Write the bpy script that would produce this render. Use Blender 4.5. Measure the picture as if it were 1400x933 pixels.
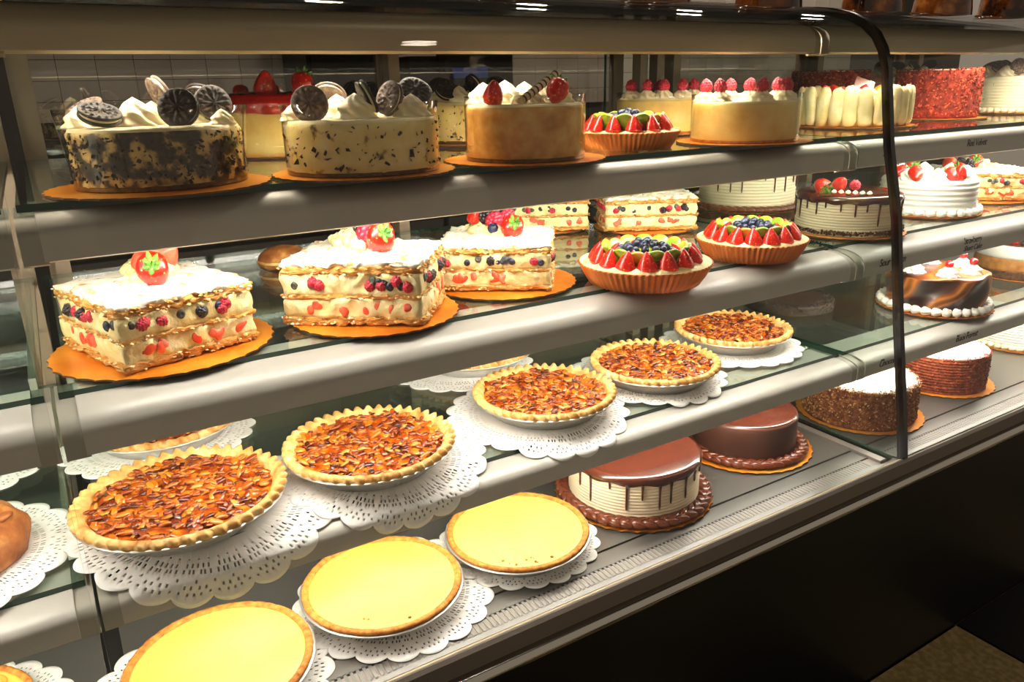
import bpy, math, random
from mathutils import Matrix, Vector, noise as mnoise
PI = math.pi
random.seed(7)
S = bpy.context.scene
C = S.collection
for o in list(bpy.data.objects): bpy.data.objects.remove(o)

# ------------------------------------------------------------------ camera
cam = bpy.data.cameras.new('camera'); cam.lens = 26.83; cam.sensor_width = 36; cam.clip_start = 0.02
co = bpy.data.objects.new('camera', cam); C.objects.link(co)
Rv, Uv, Fv = Vector((0.85102, -0.52466, -0.02219)), Vector((0.18463, 0.25939, 0.94796)), Vector((0.49161, 0.81083, -0.31761))
co.matrix_world = Matrix(((Rv.x, Uv.x, -Fv.x, 0), (Rv.y, Uv.y, -Fv.y, 0), (Rv.z, Uv.z, -Fv.z, 1.45), (0, 0, 0, 1)))
S.camera = co
# ------------------------------------------------------------------ world and exposure
W = bpy.data.worlds.new('shop_ambience'); S.world = W; W.use_nodes = True
W.node_tree.nodes['Background'].inputs[0].default_value = (1.0, 0.82, 0.62, 1)
W.node_tree.nodes['Background'].inputs[1].default_value = 0.22
LAMP_COL = (1.0, 0.94, 0.85)
LAMP = 43.0            # strength of the case's lamp tubes
S.view_settings.view_transform = 'Standard'; S.view_settings.look = 'None'
S.view_settings.gamma = 1.0; S.view_settings.use_curve_mapping = False
S.view_settings.exposure = 0.18
S.cycles.transparent_max_bounces = 24
S.cycles.max_bounces = 8

# ------------------------------------------------------------------ materials
def lin(h):
    h = h.lstrip('#'); o = []
    for k in (0, 2, 4):
        c = int(h[k:k+2], 16)/255
        o.append(c/12.92 if c <= 0.04045 else ((c+0.055)/1.055)**2.4)
    return (*o, 1)
MATS = {}
class N:
    def __init__(s, name):
        s.m = bpy.data.materials.new(name); s.m.use_nodes = True; s.t = s.m.node_tree; s.n = s.t.nodes; s.n.clear()
        s.out = s.n.new('ShaderNodeOutputMaterial'); MATS[name] = s.m
    def new(s, typ, **kw):
        x = s.n.new('ShaderNode'+typ)
        for k, v in kw.items(): setattr(x, k, v)
        return x
    def link(s, a, b): s.t.links.new(a, b)
def mat(name, base, rough=0.5, metal=0.0, stops=None, scale=30, detail=3, bump=0, bscale=None, bdist=0.002, coat=0, spec=0.5, sss=0, island=False, vscale=None, aniso=None, emit=0):
    """principled surface; stops = [(pos, hex)] over a noise field in the object's own space"""
    n = N(name); p = n.new('BsdfPrincipled'); n.link(p.outputs[0], n.out.inputs[0])
    p.inputs['Base Color'].default_value = lin(base); p.inputs['Roughness'].default_value = rough
    p.inputs['Metallic'].default_value = metal; p.inputs['Specular IOR Level'].default_value = spec
    p.inputs['Coat Weight'].default_value = coat; p.inputs['Coat Roughness'].default_value = 0.12
    if sss:
        p.inputs['Subsurface Weight'].default_value = sss; p.inputs['Subsurface Radius'].default_value = (1.0, 0.62, 0.30); p.inputs['Subsurface Scale'].default_value = 0.004 if sss < 0.3 else 0.022
    tc = n.new('TexCoord'); oi = n.new('ObjectInfo'); mul = n.new('Math', operation='MULTIPLY'); mul.inputs[1].default_value = 13
    n.link(oi.outputs['Random'], mul.inputs[0])
    src = tc.outputs['Object']
    if aniso:
        mp = n.new('Mapping'); mp.inputs['Scale'].default_value = aniso; n.link(src, mp.inputs[0]); src = mp.outputs[0]
    if stops:
        r = n.new('ValToRGB'); e = r.color_ramp.elements
        while len(e) < len(stops): e.new(0.5)
        for el, (ps, h) in zip(e, stops): el.position = ps; el.color = lin(h)
        if island:
            g = n.new('NewGeometry'); n.link(g.outputs['Random Per Island'], r.inputs[0])
        elif vscale:
            v = n.new('TexVoronoi'); v.inputs['Scale'].default_value = vscale; n.link(src, v.inputs['Vector']); n.link(v.outputs['Distance'], r.inputs[0])
        else:
            t = n.new('TexNoise', noise_dimensions='4D'); t.inputs['Scale'].default_value = scale; t.inputs['Detail'].default_value = detail
            n.link(src, t.inputs['Vector']); n.link(mul.outputs[0], t.inputs['W']); n.link(t.outputs[0], r.inputs[0])
        n.link(r.outputs[0], p.inputs['Base Color'])
    if bump:
        t = n.new('TexNoise'); t.inputs['Scale'].default_value = bscale or scale; t.inputs['Detail'].default_value = 4
        n.link(src, t.inputs['Vector']); b = n.new('Bump'); b.inputs['Strength'].default_value = bump; b.inputs['Distance'].default_value = bdist
        n.link(t.outputs[0], b.inputs['Height']); n.link(b.outputs[0], p.inputs['Normal'])
    if emit:
        p.inputs['Emission Color'].default_value = lin(base); p.inputs['Emission Strength'].default_value = emit
    return n.m
def glass(name, tint, f0=0.05, rough=0.0, refl='ffffff'):
    """thin sheet glass: clear body plus an angle dependent mirror reflection"""
    n = N(name); tr = n.new('BsdfTransparent'); tr.inputs[0].default_value = lin(tint)
    g = n.new('BsdfGlossy'); g.inputs['Color'].default_value = lin(refl); g.inputs['Roughness'].default_value = rough
    lw = n.new('LayerWeight'); lw.inputs[0].default_value = 0.5
    pw = n.new('Math', operation='POWER'); pw.inputs[1].default_value = 5; n.link(lw.outputs['Facing'], pw.inputs[0])
    ma = n.new('Math', operation='MULTIPLY_ADD'); ma.inputs[1].default_value = 1-f0; ma.inputs[2].default_value = f0; n.link(pw.outputs[0], ma.inputs[0])
    mx = n.new('MixShader'); n.link(ma.outputs[0], mx.inputs[0]); n.link(tr.outputs[0], mx.inputs[1]); n.link(g.outputs[0], mx.inputs[2]); n.link(mx.outputs[0], n.out.inputs[0])
    return n.m
M_glass = glass('sheet_glass', 'f6faf7', 0.02)
M_frontglass = glass('front_glass', 'fbfcfb', 0.012)
M_door = glass('door_glass', 'e2e1dd', 0.07)
M_shelf = glass('shelf_glass', 'e9f3ee', 0.06)
M_acet = glass('acetate', 'fdfbf6', 0.035, 0.03)
M_edge = mat('green_glass_edge', '0d3a2c', 0.12, coat=0.3)
M_edge2 = mat('warm_reflection_edge', 'c9b394', 0.2, coat=0.3)  # tan colour stands for the warm reflection along the glass edge
M_alu = mat('satin_aluminium', 'b6b2a9', 0.40, 0.12, bump=0.05, bscale=300, bdist=0.0003)
M_val = mat('bronze_valance', 'a3957c', 0.42, 0.2, bump=0.05, bscale=300, bdist=0.0003)
M_alu2 = mat('bracket_grey', '9c988c', 0.45, 0.3)
M_steel = mat('brushed_steel', '787570', 0.32, 0.7, bump=0.03, bscale=20, aniso=(1, 40, 40), bdist=0.0005)
M_fascia = mat('fascia_metal', '8a8078', 0.38, 0.5)
M_chrome = mat('chrome_rail', 'd8d6d0', 0.16, 1.0)
M_stile = mat('door_stile', '94806a', 0.4, 0.4)
M_black = mat('black_trim', '0a0908', 0.25, coat=0.4)
M_screw = mat('screw', 'cfccc4', 0.25, 1.0)
M_slot = mat('slot_dark', '0e0b09', 0.8)
M_base = mat('black_base', '060505', 0.42, stops=[(0.45, '040404'), (0.62, '0d0b09'), (0.8, '1f1b14')], scale=900, detail=2)
M_floorA = mat('tan_tile', 'b39c68', 0.5, stops=[(0.4, '9c8858'), (0.7, 'c4ab74')], scale=60)
M_floorB = mat('black_tile', '0a0908', 0.5)
M_wall = mat('grout', '2b2622', 0.9)
M_tile = mat('grey_tile', '9a928c', 0.25, stops=[(0.3, '8b837d'), (0.7, 'a79f98')], scale=3)
M_print = mat('print_black', '15110e', 0.6)
M_gold = mat('gold_foil_board', 'e08a2a', 0.3, 0.35, stops=[(0.35, 'd8730f'), (0.65, 'f5a531')], scale=14, bump=0.08, bscale=60)
M_board_edge = mat('board_core', '5a3a1a', 0.8)
M_paper = mat('doily_paper', 'f4f2ee', 0.85, bump=0.1, bscale=400, bdist=0.0004)
M_foil = mat('foil_tin', 'd6d5d0', 0.32, 0.7)
M_copper = mat('copper_tin', 'd9742c', 0.36, 0.3, stops=[(0.3, 'cc641c'), (0.7, 'e88a3c')], scale=8)
M_crust = mat('pie_crust', 'dca85e', 0.65, stops=[(0.32, 'b97a34'), (0.5, 'dba75c'), (0.7, 'f0cd8c')], scale=55, bump=0.4, bscale=160, sss=0.0)
M_graham = mat('graham_crust', 'c9812f', 0.8, stops=[(0.3, '9a5414'), (0.5, 'c27a28'), (0.72, 'd89646')], scale=120, bump=0.6, bscale=260)
M_pecanfill = mat('pecan_filling', 'b4560f', 0.22, stops=[(0.3, '5a1402'), (0.5, 'b04a08'), (0.68, 'e08a20')], scale=60, bump=0.6, bscale=90, bdist=0.004, coat=0.6)
M_nut = mat('glazed_nut', 'a04510', 0.22, stops=[(0.0, '4a1602'), (0.3, '8c3405'), (0.62, 'bd5a0a'), (0.88, 'd27816'), (1.0, 'dd9a3c')], island=True, bump=0.5, bscale=260, coat=1.0)
M_lemon = mat('lemon_custard', 'd8c65c', 0.42, stops=[(0.35, 'd4c150'), (0.7, 'dccd6a')], scale=9, coat=0.15)
M_cream = mat('whipped_cream', 'f7ebc8', 0.45, sss=0.15)
M_cream_y = mat('yellow_cream', 'f3e3a0', 0.45, stops=[(0.3, 'e8d088'), (0.6, 'f4e6ae'), (0.75, 'faf2d2')], scale=60, bump=0.7, bscale=70, bdist=0.006)
M_white = mat('white_buttercream', 'f7f3e8', 0.4, sss=0.1)
M_buttr = mat('mocha_buttercream', 'ead6b6', 0.5)
M_cheese = mat('cheesecake', 'e8c97c', 0.5, stops=[(0.3, 'dcae50'), (0.55, 'eed082'), (0.75, 'f5e0a2')], scale=22, bump=0.15, bscale=70, sss=0.65)
M_cheese2 = mat('caramel_cheesecake', 'cfa35a', 0.55, stops=[(0.3, 'b4782a'), (0.5, 'd6a24e'), (0.72, 'eccb80')], scale=38, detail=5, bump=0.2, bscale=90, sss=0.65)
M_oreoA = mat('dark_speckled_cheesecake', 'd2bd8c', 0.55, stops=[(0.40, '2a1c12'), (0.47, '4d3a25'), (0.52, 'bc9c5e'), (0.60, 'e8cc86')], scale=48, detail=12, bump=0.25, bscale=60, sss=0.35)
M_oreoB = mat('speckled_cheesecake', 'e4cf9a', 0.55, stops=[(0.30, '3a281a'), (0.36, 'a88a4e'), (0.41, 'e8cd86'), (0.75, 'f5e3ae')], scale=60, detail=8, bump=0.2, bscale=60, sss=0.65)
M_creamtop = mat('cream_top', 'f0e2b6', 0.45)
M_cookie = mat('dark_cookie', '241a15', 0.6, stops=[(0.35, '1b130f'), (0.7, '3a2c24')], scale=200, bump=0.3, bscale=300, bdist=0.001)
M_cookie_l = mat('dusty_cookie', '6e5a50', 0.65, stops=[(0.35, '57453c'), (0.7, '8a766b')], scale=160, bump=0.3, bscale=300, bdist=0.001)
M_strawb = mat('strawberry', 'd8190f', 0.28, stops=[(0.10, 'f6d06a'), (0.19, 'e2240f'), (0.8, 'c8140a')], vscale=260, bump=0.3, bscale=220, bdist=0.001, coat=0.4)
M_strawcut = mat('cut_strawberry', 'ee5a3c', 0.35, stops=[(0.3, 'e0311f'), (0.55, 'f06a48'), (0.75, 'f8b79a')], scale=45, coat=0.3)
M_redgel = mat('red_glaze', 'c80b0a', 0.12, stops=[(0.3, '9c0406'), (0.7, 'd8150f')], scale=25, coat=0.8)
M_rasp = mat('raspberry', 'c41a36', 0.35, stops=[(0.3, 'a80f26'), (0.7, 'd8324a')], scale=120, coat=0.2)
M_cherry = mat('cherry', 'd0161a', 0.15, coat=0.8)
M_blackb = mat('blackberry', '1d1620', 0.3, coat=0.4)
M_bluecut = mat('cut_blueberry', '4a4a44', 0.4, stops=[(0.35, '23242c'), (0.6, '5c5c50'), (0.8, '8c8c74')], scale=140)
M_blueb = mat('blueberry', '232a44', 0.4, stops=[(0.3, '12152a'), (0.6, '2a3354'), (0.8, '6d7a9a')], scale=60, coat=0.2)
M_leaf = mat('green_leaf', '4f8c1e', 0.5, stops=[(0.3, '2a5a0c'), (0.7, '6fa32c')], scale=60)
M_kiwi = mat('kiwi', 'a9c43a', 0.35, stops=[(0.3, '6f9a1c'), (0.6, 'a2bf38'), (0.8, 'd2dc78')], scale=45, coat=0.4)
M_orange = mat('orange_slice', 'f5a52a', 0.35, stops=[(0.3, 'ee8d18'), (0.7, 'f8c050')], scale=40, coat=0.3)
M_pastry = mat('puff_pastry', 'd59a4c', 0.7, stops=[(0.28, 'a6611d'), (0.48, 'd2943f'), (0.7, 'ecc684')], scale=70, aniso=(1, 1, 4), bump=0.7, bscale=140, bdist=0.004)
M_flake = mat('pastry_flake', 'd59a4c', 0.7, stops=[(0.0, '9a5518'), (0.4, 'd2943f'), (0.8, 'ecc684'), (1.0, 'f8ecd0')], island=True)
M_sugar = mat('powdered_sugar', 'fbf8f2', 0.85, stops=[(0.34, 'c48a42'), (0.44, 'eadcc4'), (0.58, 'f2ece2')], scale=70, detail=8, bump=0.8, bscale=110, bdist=0.004)
M_choc = mat('chocolate_ganache', '4e2216', 0.16, coat=0.7)
M_chocm = mat('chocolate_frosting', '4a2c22', 0.32, stops=[(0.3, '40251c'), (0.7, '543428')], scale=12, coat=0.15)
M_chocp = mat('piped_chocolate', '6c3119', 0.28, coat=0.4)
M_redvel = mat('red_velvet_crumb', 'a8321c', 0.9, stops=[(0.3, '6e1509'), (0.5, 'b0341c'), (0.75, 'd5603a')], island=True)
M_redbody = mat('red_velvet_body', '8a2010', 0.9, stops=[(0.3, '5c1408'), (0.7, 'b03a20')], scale=90, bump=0.8, bscale=150, bdist=0.004)
M_brcrumb = mat('brown_crumb', '8a4a22', 0.85, stops=[(0.0, '5a2a10'), (0.5, '96512a'), (0.85, 'c58a52'), (1.0, 'e4c090')], island=True)
M_brbody = mat('brown_crumb_body', '7c3d1a', 0.85, stops=[(0.3, '4e220c'), (0.55, '8a4520'), (0.78, 'c58a52')], scale=110, detail=5, bump=0.8, bscale=150, bdist=0.004)
M_brbody2 = mat('reddish_crumb_body', '8a3a18', 0.85, stops=[(0.3, '5c200a'), (0.55, '96421c'), (0.78, 'c8804a')], scale=110, detail=5, bump=0.8, bscale=150, bdist=0.004)
M_lady = mat('ladyfinger', 'ecd79c', 0.75, stops=[(0.3, 'dcbf7a'), (0.7, 'f5e7bc')], scale=30, bump=0.3, bscale=200)
M_bread = mat('brown_loaf', 'a5612a', 0.6, stops=[(0.3, '6e3410'), (0.55, 'a5602a'), (0.75, 'd39a55')], scale=35, bump=0.8, bscale=40, bdist=0.008)
M_stripe = mat('wafer', 'e8d8b4', 0.6)
M_wafer_d = mat('wafer_stripe', '4a3022', 0.6)
M_amber = mat('amber_glass', '6a3410', 0.06, stops=[(0.4, '2a1206'), (0.6, '8a4a16'), (0.75, 'd08a3a')], scale=24, coat=0.6)
M_machine = mat('machine_black', '15120f', 0.35)
M_screen = mat('blue_display', '2a3f78', 0.3, emit=0.35)
M_mousse = mat('mousse_tan', 'b47a3a', 0.5, stops=[(0.3, '9c6228'), (0.7, 'c88f4c')], scale=60)
M_crumbdark = mat('dark_crumb_base', '4a3222', 0.9, stops=[(0.3, '2e1d12'), (0.7, '6a4a30')], scale=160, bump=0.5)
# swirled two-tone glaze
n = N('swirled_glaze'); p = n.new('BsdfPrincipled'); n.link(p.outputs[0], n.out.inputs[0]); p.inputs['Roughness'].default_value = 0.3; p.inputs['Coat Weight'].default_value = 0.35
tc = n.new('TexCoord'); at = n.new('Attribute', attribute_name='swirl'); r = n.new('ValToRGB'); e = r.color_ramp.elements
for k in range(3): e.new(0.5)
for el, (ps, h) in zip(e, [(0, '26120b'), (0.42, '3a1c10'), (0.62, '7a3c18'), (0.8, 'b8712e'), (1, '5a2a14')]): el.position = ps; el.color = lin(h)
n.link(at.outputs['Fac'], r.inputs[0]); n.link(r.outputs[0], p.inputs['Base Color'])
M_swirl = n.m
# lamp tube
n = N('lamp_tube'); em = n.new('Emission'); em.inputs[0].default_value = (*LAMP_COL, 1); em.inputs[1].default_value = LAMP; n.link(em.outputs[0], n.out.inputs[0]); M_tube = n.m
n = N('valance_lamp_tube'); em = n.new('Emission'); em.inputs[0].default_value = (1.0, 0.88, 0.70, 1); em.inputs[1].default_value = LAMP*1.7; n.link(em.outputs[0], n.out.inputs[0]); M_vtube = n.m

# ------------------------------------------------------------------ mesh helpers
def mesh(name, v, f, mats, smooth=True, idx=None, sharp=None):
    m = bpy.data.meshes.new(name); m.from_pydata(v, [], f)
    for x in (mats if isinstance(mats, (list, tuple)) else [mats]): m.materials.append(x)
    if idx: m.polygons.foreach_set('material_index', idx)
    if smooth:
        m.polygons.foreach_set('use_smooth', [True]*len(m.polygons))
        if sharp: m.set_sharp_from_angle(angle=math.radians(sharp))
    m.update(); return m
def obj(name, m, parent=None, loc=(0, 0, 0), rot=(0, 0, 0), scale=(1, 1, 1)):
    o = bpy.data.objects.new(name, m); C.objects.link(o)
    o.location = loc; o.rotation_euler = rot; o.scale = scale if not isinstance(scale, (int, float)) else (scale,)*3
    if parent: o.parent = parent
    return o
def thing(name, label, cat, loc=(0, 0, 0), rz=0, group=None):
    o = bpy.data.objects.new(name, None); C.objects.link(o); o.empty_display_size = 0.02
    o.location = loc; o.rotation_euler = (0, 0, rz); tag(o, label, cat, group); return o
def tag(o, label=None, cat=None, group=None, kind=None):
    if label: o['label'] = label
    if cat: o['category'] = cat
    if group: o['group'] = group
    if kind: o['kind'] = kind
    return o
def nz(x, y, z, s, seed=0): return mnoise.noise(Vector((x*s+seed*7.31, y*s+seed*3.7, z*s-seed*1.9)))
def lathe(prof, n=64, f=None, post=None):
    """surface of revolution; f(theta, i, r, z) -> (r, z); r == 0 closes to a point"""
    v, faces, rows = [], [], []
    for i, (r, z) in enumerate(prof):
        if r == 0:
            p = (0, 0, z)
            v.append(post(*p, 0) if post else p); rows.append([len(v)-1]*n)
        else:
            row = []
            for k in range(n):
                t = 2*PI*k/n; rr, zz = f(t, i, r, z) if f else (r, z)
                p = (rr*math.cos(t), rr*math.sin(t), zz)
                v.append(post(*p, t) if post else p); row.append(len(v)-1)
            rows.append(row)
    for a, b in zip(rows, rows[1:]):
        for k in range(n):
            q = [a[k], a[(k+1) % n], b[(k+1) % n], b[k]]
            q = [x for j, x in enumerate(q) if x not in q[:j]]
            if len(q) > 2: faces.append(q)
    return v, faces
def box(x0, x1, y0, y1, z0, z1, v=None, f=None):
    if v is None: v, f = [], []
    b = len(v)
    v += [(x0, y0, z0), (x1, y0, z0), (x1, y1, z0), (x0, y1, z0), (x0, y0, z1), (x1, y0, z1), (x1, y1, z1), (x0, y1, z1)]
    f += [[b, b+3, b+2, b+1], [b+4, b+5, b+6, b+7], [b, b+1, b+5, b+4], [b+1, b+2, b+6, b+5], [b+2, b+3, b+7, b+6], [b+3, b, b+4, b+7]]
    return v, f
def extr(poly, x0, x1):
    """closed (y, z) outline drawn along x"""
    n = len(poly); v = [(x0, y, z) for y, z in poly]+[(x1, y, z) for y, z in poly]
    f = [[i, (i+1) % n, n+(i+1) % n, n+i] for i in range(n)]
    return v, f, n
def skin_outline(path, t):
    """thick outline around an open (y, z) path"""
    off = []
    for i, p in enumerate(path):
        a = path[max(i-1, 0)]; b = path[min(i+1, len(path)-1)]
        dy, dz = b[0]-a[0], b[1]-a[1]; l = math.hypot(dy, dz) or 1
        off.append((p[0]-dz/l*t, p[1]+dy/l*t))
    return path, off
def sheet(path, t, x0, x1, mats, name, sharp=40):
    """bent sheet of thickness t along x; material 0 on the faces, 1 on the cut edges"""
    A, B = skin_outline(path, t); n = len(A); v = []
    for x in (x0, x1):
        v += [(x, y, z) for y, z in A]+[(x, y, z) for y, z in B]
    f, idx = [], []
    for i in range(n-1):
        f.append([i, i+1, 2*n+i+1, 2*n+i]); idx.append(2 if len(mats) > 2 else 0)
        f.append([n+i+1, n+i, 3*n+i, 3*n+i+1]); idx.append(0)
        f.append([i, n+i, n+i+1, i+1]); idx.append(1)
        f.append([2*n+i, 2*n+i+1, 3*n+i+1, 3*n+i]); idx.append(1)
    for i in (0, n-1):
        f.append([i, 2*n+i, 3*n+i, n+i]); idx.append(1)
    m = mesh(name, v, f, mats, True, idx if len(mats) > 1 else None)
    import bmesh
    bm = bmesh.new(); bm.from_mesh(m); bmesh.ops.recalc_face_normals(bm, faces=bm.faces); bm.to_mesh(m); bm.free()
    m.set_sharp_from_angle(angle=math.radians(sharp)); return m
def tube(path, r, n=8, v=None, f=None, cap=True):
    if v is None: v, f = [], []
    base = len(v); k = len(path)
    for i, p in enumerate(path):
        p = Vector(p); d = (Vector(path[min(i+1, k-1)])-Vector(path[max(i-1, 0)])).normalized()
        u = d.cross(Vector((0, 0, 1)));
        if u.length < 1e-3: u = d.cross(Vector((0, 1, 0)))
        u.normalize(); w = u.cross(d); rr = r[i] if isinstance(r, (list, tuple)) else r
        for j in range(n):
            q = p+(u*math.cos(2*PI*j/n)+w*math.sin(2*PI*j/n))*rr; v.append(tuple(q))
    for i in range(k-1):
        for j in range(n):
            f.append([base+i*n+j, base+i*n+(j+1) % n, base+(i+1)*n+(j+1) % n, base+(i+1)*n+j])
    if cap:
        f.append([base+j for j in range(n)]); f.append([base+(k-1)*n+j for j in reversed(range(n))])
    return v, f
def ball(rx, ry, rz, nu=12, nv=8):
    prof = [(0, -1)]+[(math.cos(-PI/2+PI*i/nv), math.sin(-PI/2+PI*i/nv)) for i in range(1, nv)]+[(0, 1)]
    v, f = lathe(prof, nu); return [(x*rx, y*ry, z*rz) for x, y, z in v], f
def arc(y0, zt, yf, zm, n=8):
    return [(y0-(y0-yf)*math.sin(PI/2*i/n), zm+(zt-zm)*math.cos(PI/2*i/n)) for i in range(n+1)]

# ------------------------------------------------------------------ the setting
S1, S2, S3, S4 = 1.342, 1.130, 0.917, 0.730        # tops of the three glass shelves and of the deck
XL, XR = -0.03, 1.34                                # the joints between the three case sections
v, f = box(-1.6, 4.6, -0.6, 3.2, -0.06, -0.012)
floor = tag(obj('floor', mesh('floor', v, f, M_wall, False)), kind='structure')
fa = mesh('floor_tile', *box(0.004, 0.396, 0.004, 0.396, -0.012, 0), M_floorA, False)
fb = mesh('floor_tile', *box(0.004, 0.396, 0.004, 0.396, -0.012, 0), M_floorB, False)
for i in range(-2, 5):
    for j in range(-2, 2):
        obj('floor_tile', fa if (i+j) % 2 == 0 else fb, floor, (1.55+0.4*i-0.4*0, 0.47+0.4*j, 0))
wall = tag(obj('wall_back', mesh('wall', *box(-1.6, 4.6, 2.60, 2.66, -0.012, 2.8), M_wall, False)), kind='structure')
tm = mesh('wall_tile', *box(0.0008, 0.0992, -0.008, 0, 0.0008, 0.0552), M_tile, False)
for r_ in range(4):
    for c_ in range(36): obj('wall_tile', tm, wall, (0.005+0.1*c_, 2.60, 1.378+0.056*r_))
for r_ in range(4):
    for c_ in range(16): obj('wall_tile', tm, wall, (2.3+0.1*c_, 2.60, 1.714+0.056*r_))

ceil = tag(obj('ceiling', mesh('ceiling', *box(-1.6, 4.6, -0.6, 3.2, 2.80, 2.86), M_wall, False)), kind='structure')
n = N('downlight_glow'); em = n.new('Emission'); em.inputs[0].default_value = (1.0, 0.84, 0.66, 1); em.inputs[1].default_value = 240.0; n.link(em.outputs[0], n.out.inputs[0])
ring = mesh('ring', *lathe([(0.085, 0), (0.085, -0.008), (0.066, -0.008), (0.062, 0), (0.085, 0)], 32), M_alu2)
glow = mesh('glow', *lathe([(0.062, -0.003), (0, -0.003)], 24), n.m)
n = N('dim_downlight_glow'); em = n.new('Emission'); em.inputs[0].default_value = (1.0, 0.84, 0.66, 1); em.inputs[1].default_value = 62.0; n.link(em.outputs[0], n.out.inputs[0])
glow2 = mesh('glow', *lathe([(0.062, -0.003), (0, -0.003)], 24), n.m)
for k, x in enumerate((0.1, 0.9, 1.7, 2.5, 3.3)):
    t = thing('downlight', 'round recessed ceiling downlight over the work area, number %s from the dark cabinet side' % ('one', 'two', 'three', 'four', 'five')[k], 'ceiling light', (x, 2.05, 2.80), 0, 'ceiling downlights')
    obj('trim_ring', ring, t); obj('lamp_disc', glow, t)
for x in (1.13,):
    t = thing('downlight', 'single round recessed ceiling downlight over the customer side', 'ceiling light', (x, 0.15, 2.80))
    obj('trim_ring', ring, t); obj('lamp_disc', glow2, t)

# ------------------------------------------------------------------ the three display cases
GP = [(1.16, 1.584), (1.11, 1.583), (1.05, 1.579), (1.012, 1.574), (0.975, 1.564), (0.942, 1.549), (0.914, 1.526), (0.896, 1.499), (0.884, 1.465), (0.879, 1.436),
      (0.860, 1.330), (0.826, 1.200), (0.792, 0.997), (0.762, 0.841), (0.746, 0.742)]
NOSE = {1: [(1.02, S1-0.0095)]+arc(0.982, S1-0.0095, 0.940, 1.308)+[(0.940, 1.284), (0.950, 1.282)],
        2: [(1.01, S2-0.0095)]+arc(0.948, S2-0.0095, 0.897, 1.094)+[(0.897, 1.074), (0.907, 1.072)],
        3: [(0.97, S3-0.0095)]+arc(0.914, S3-0.0095, 0.866, 0.892)+[(0.866, 0.871), (0.876, 0.869)]}
VAL = [(1.10, 1.547)]+arc(1.072, 1.547, 1.030, 1.519)+[(1.030, 1.499), (1.040, 1.497)]
EDGE = {1: 0.968, 2: 0.960, 3: 0.908}
YB = 1.72
def fit(path, d): return [(y-d*0.0, z) for y, z in path]
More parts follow.
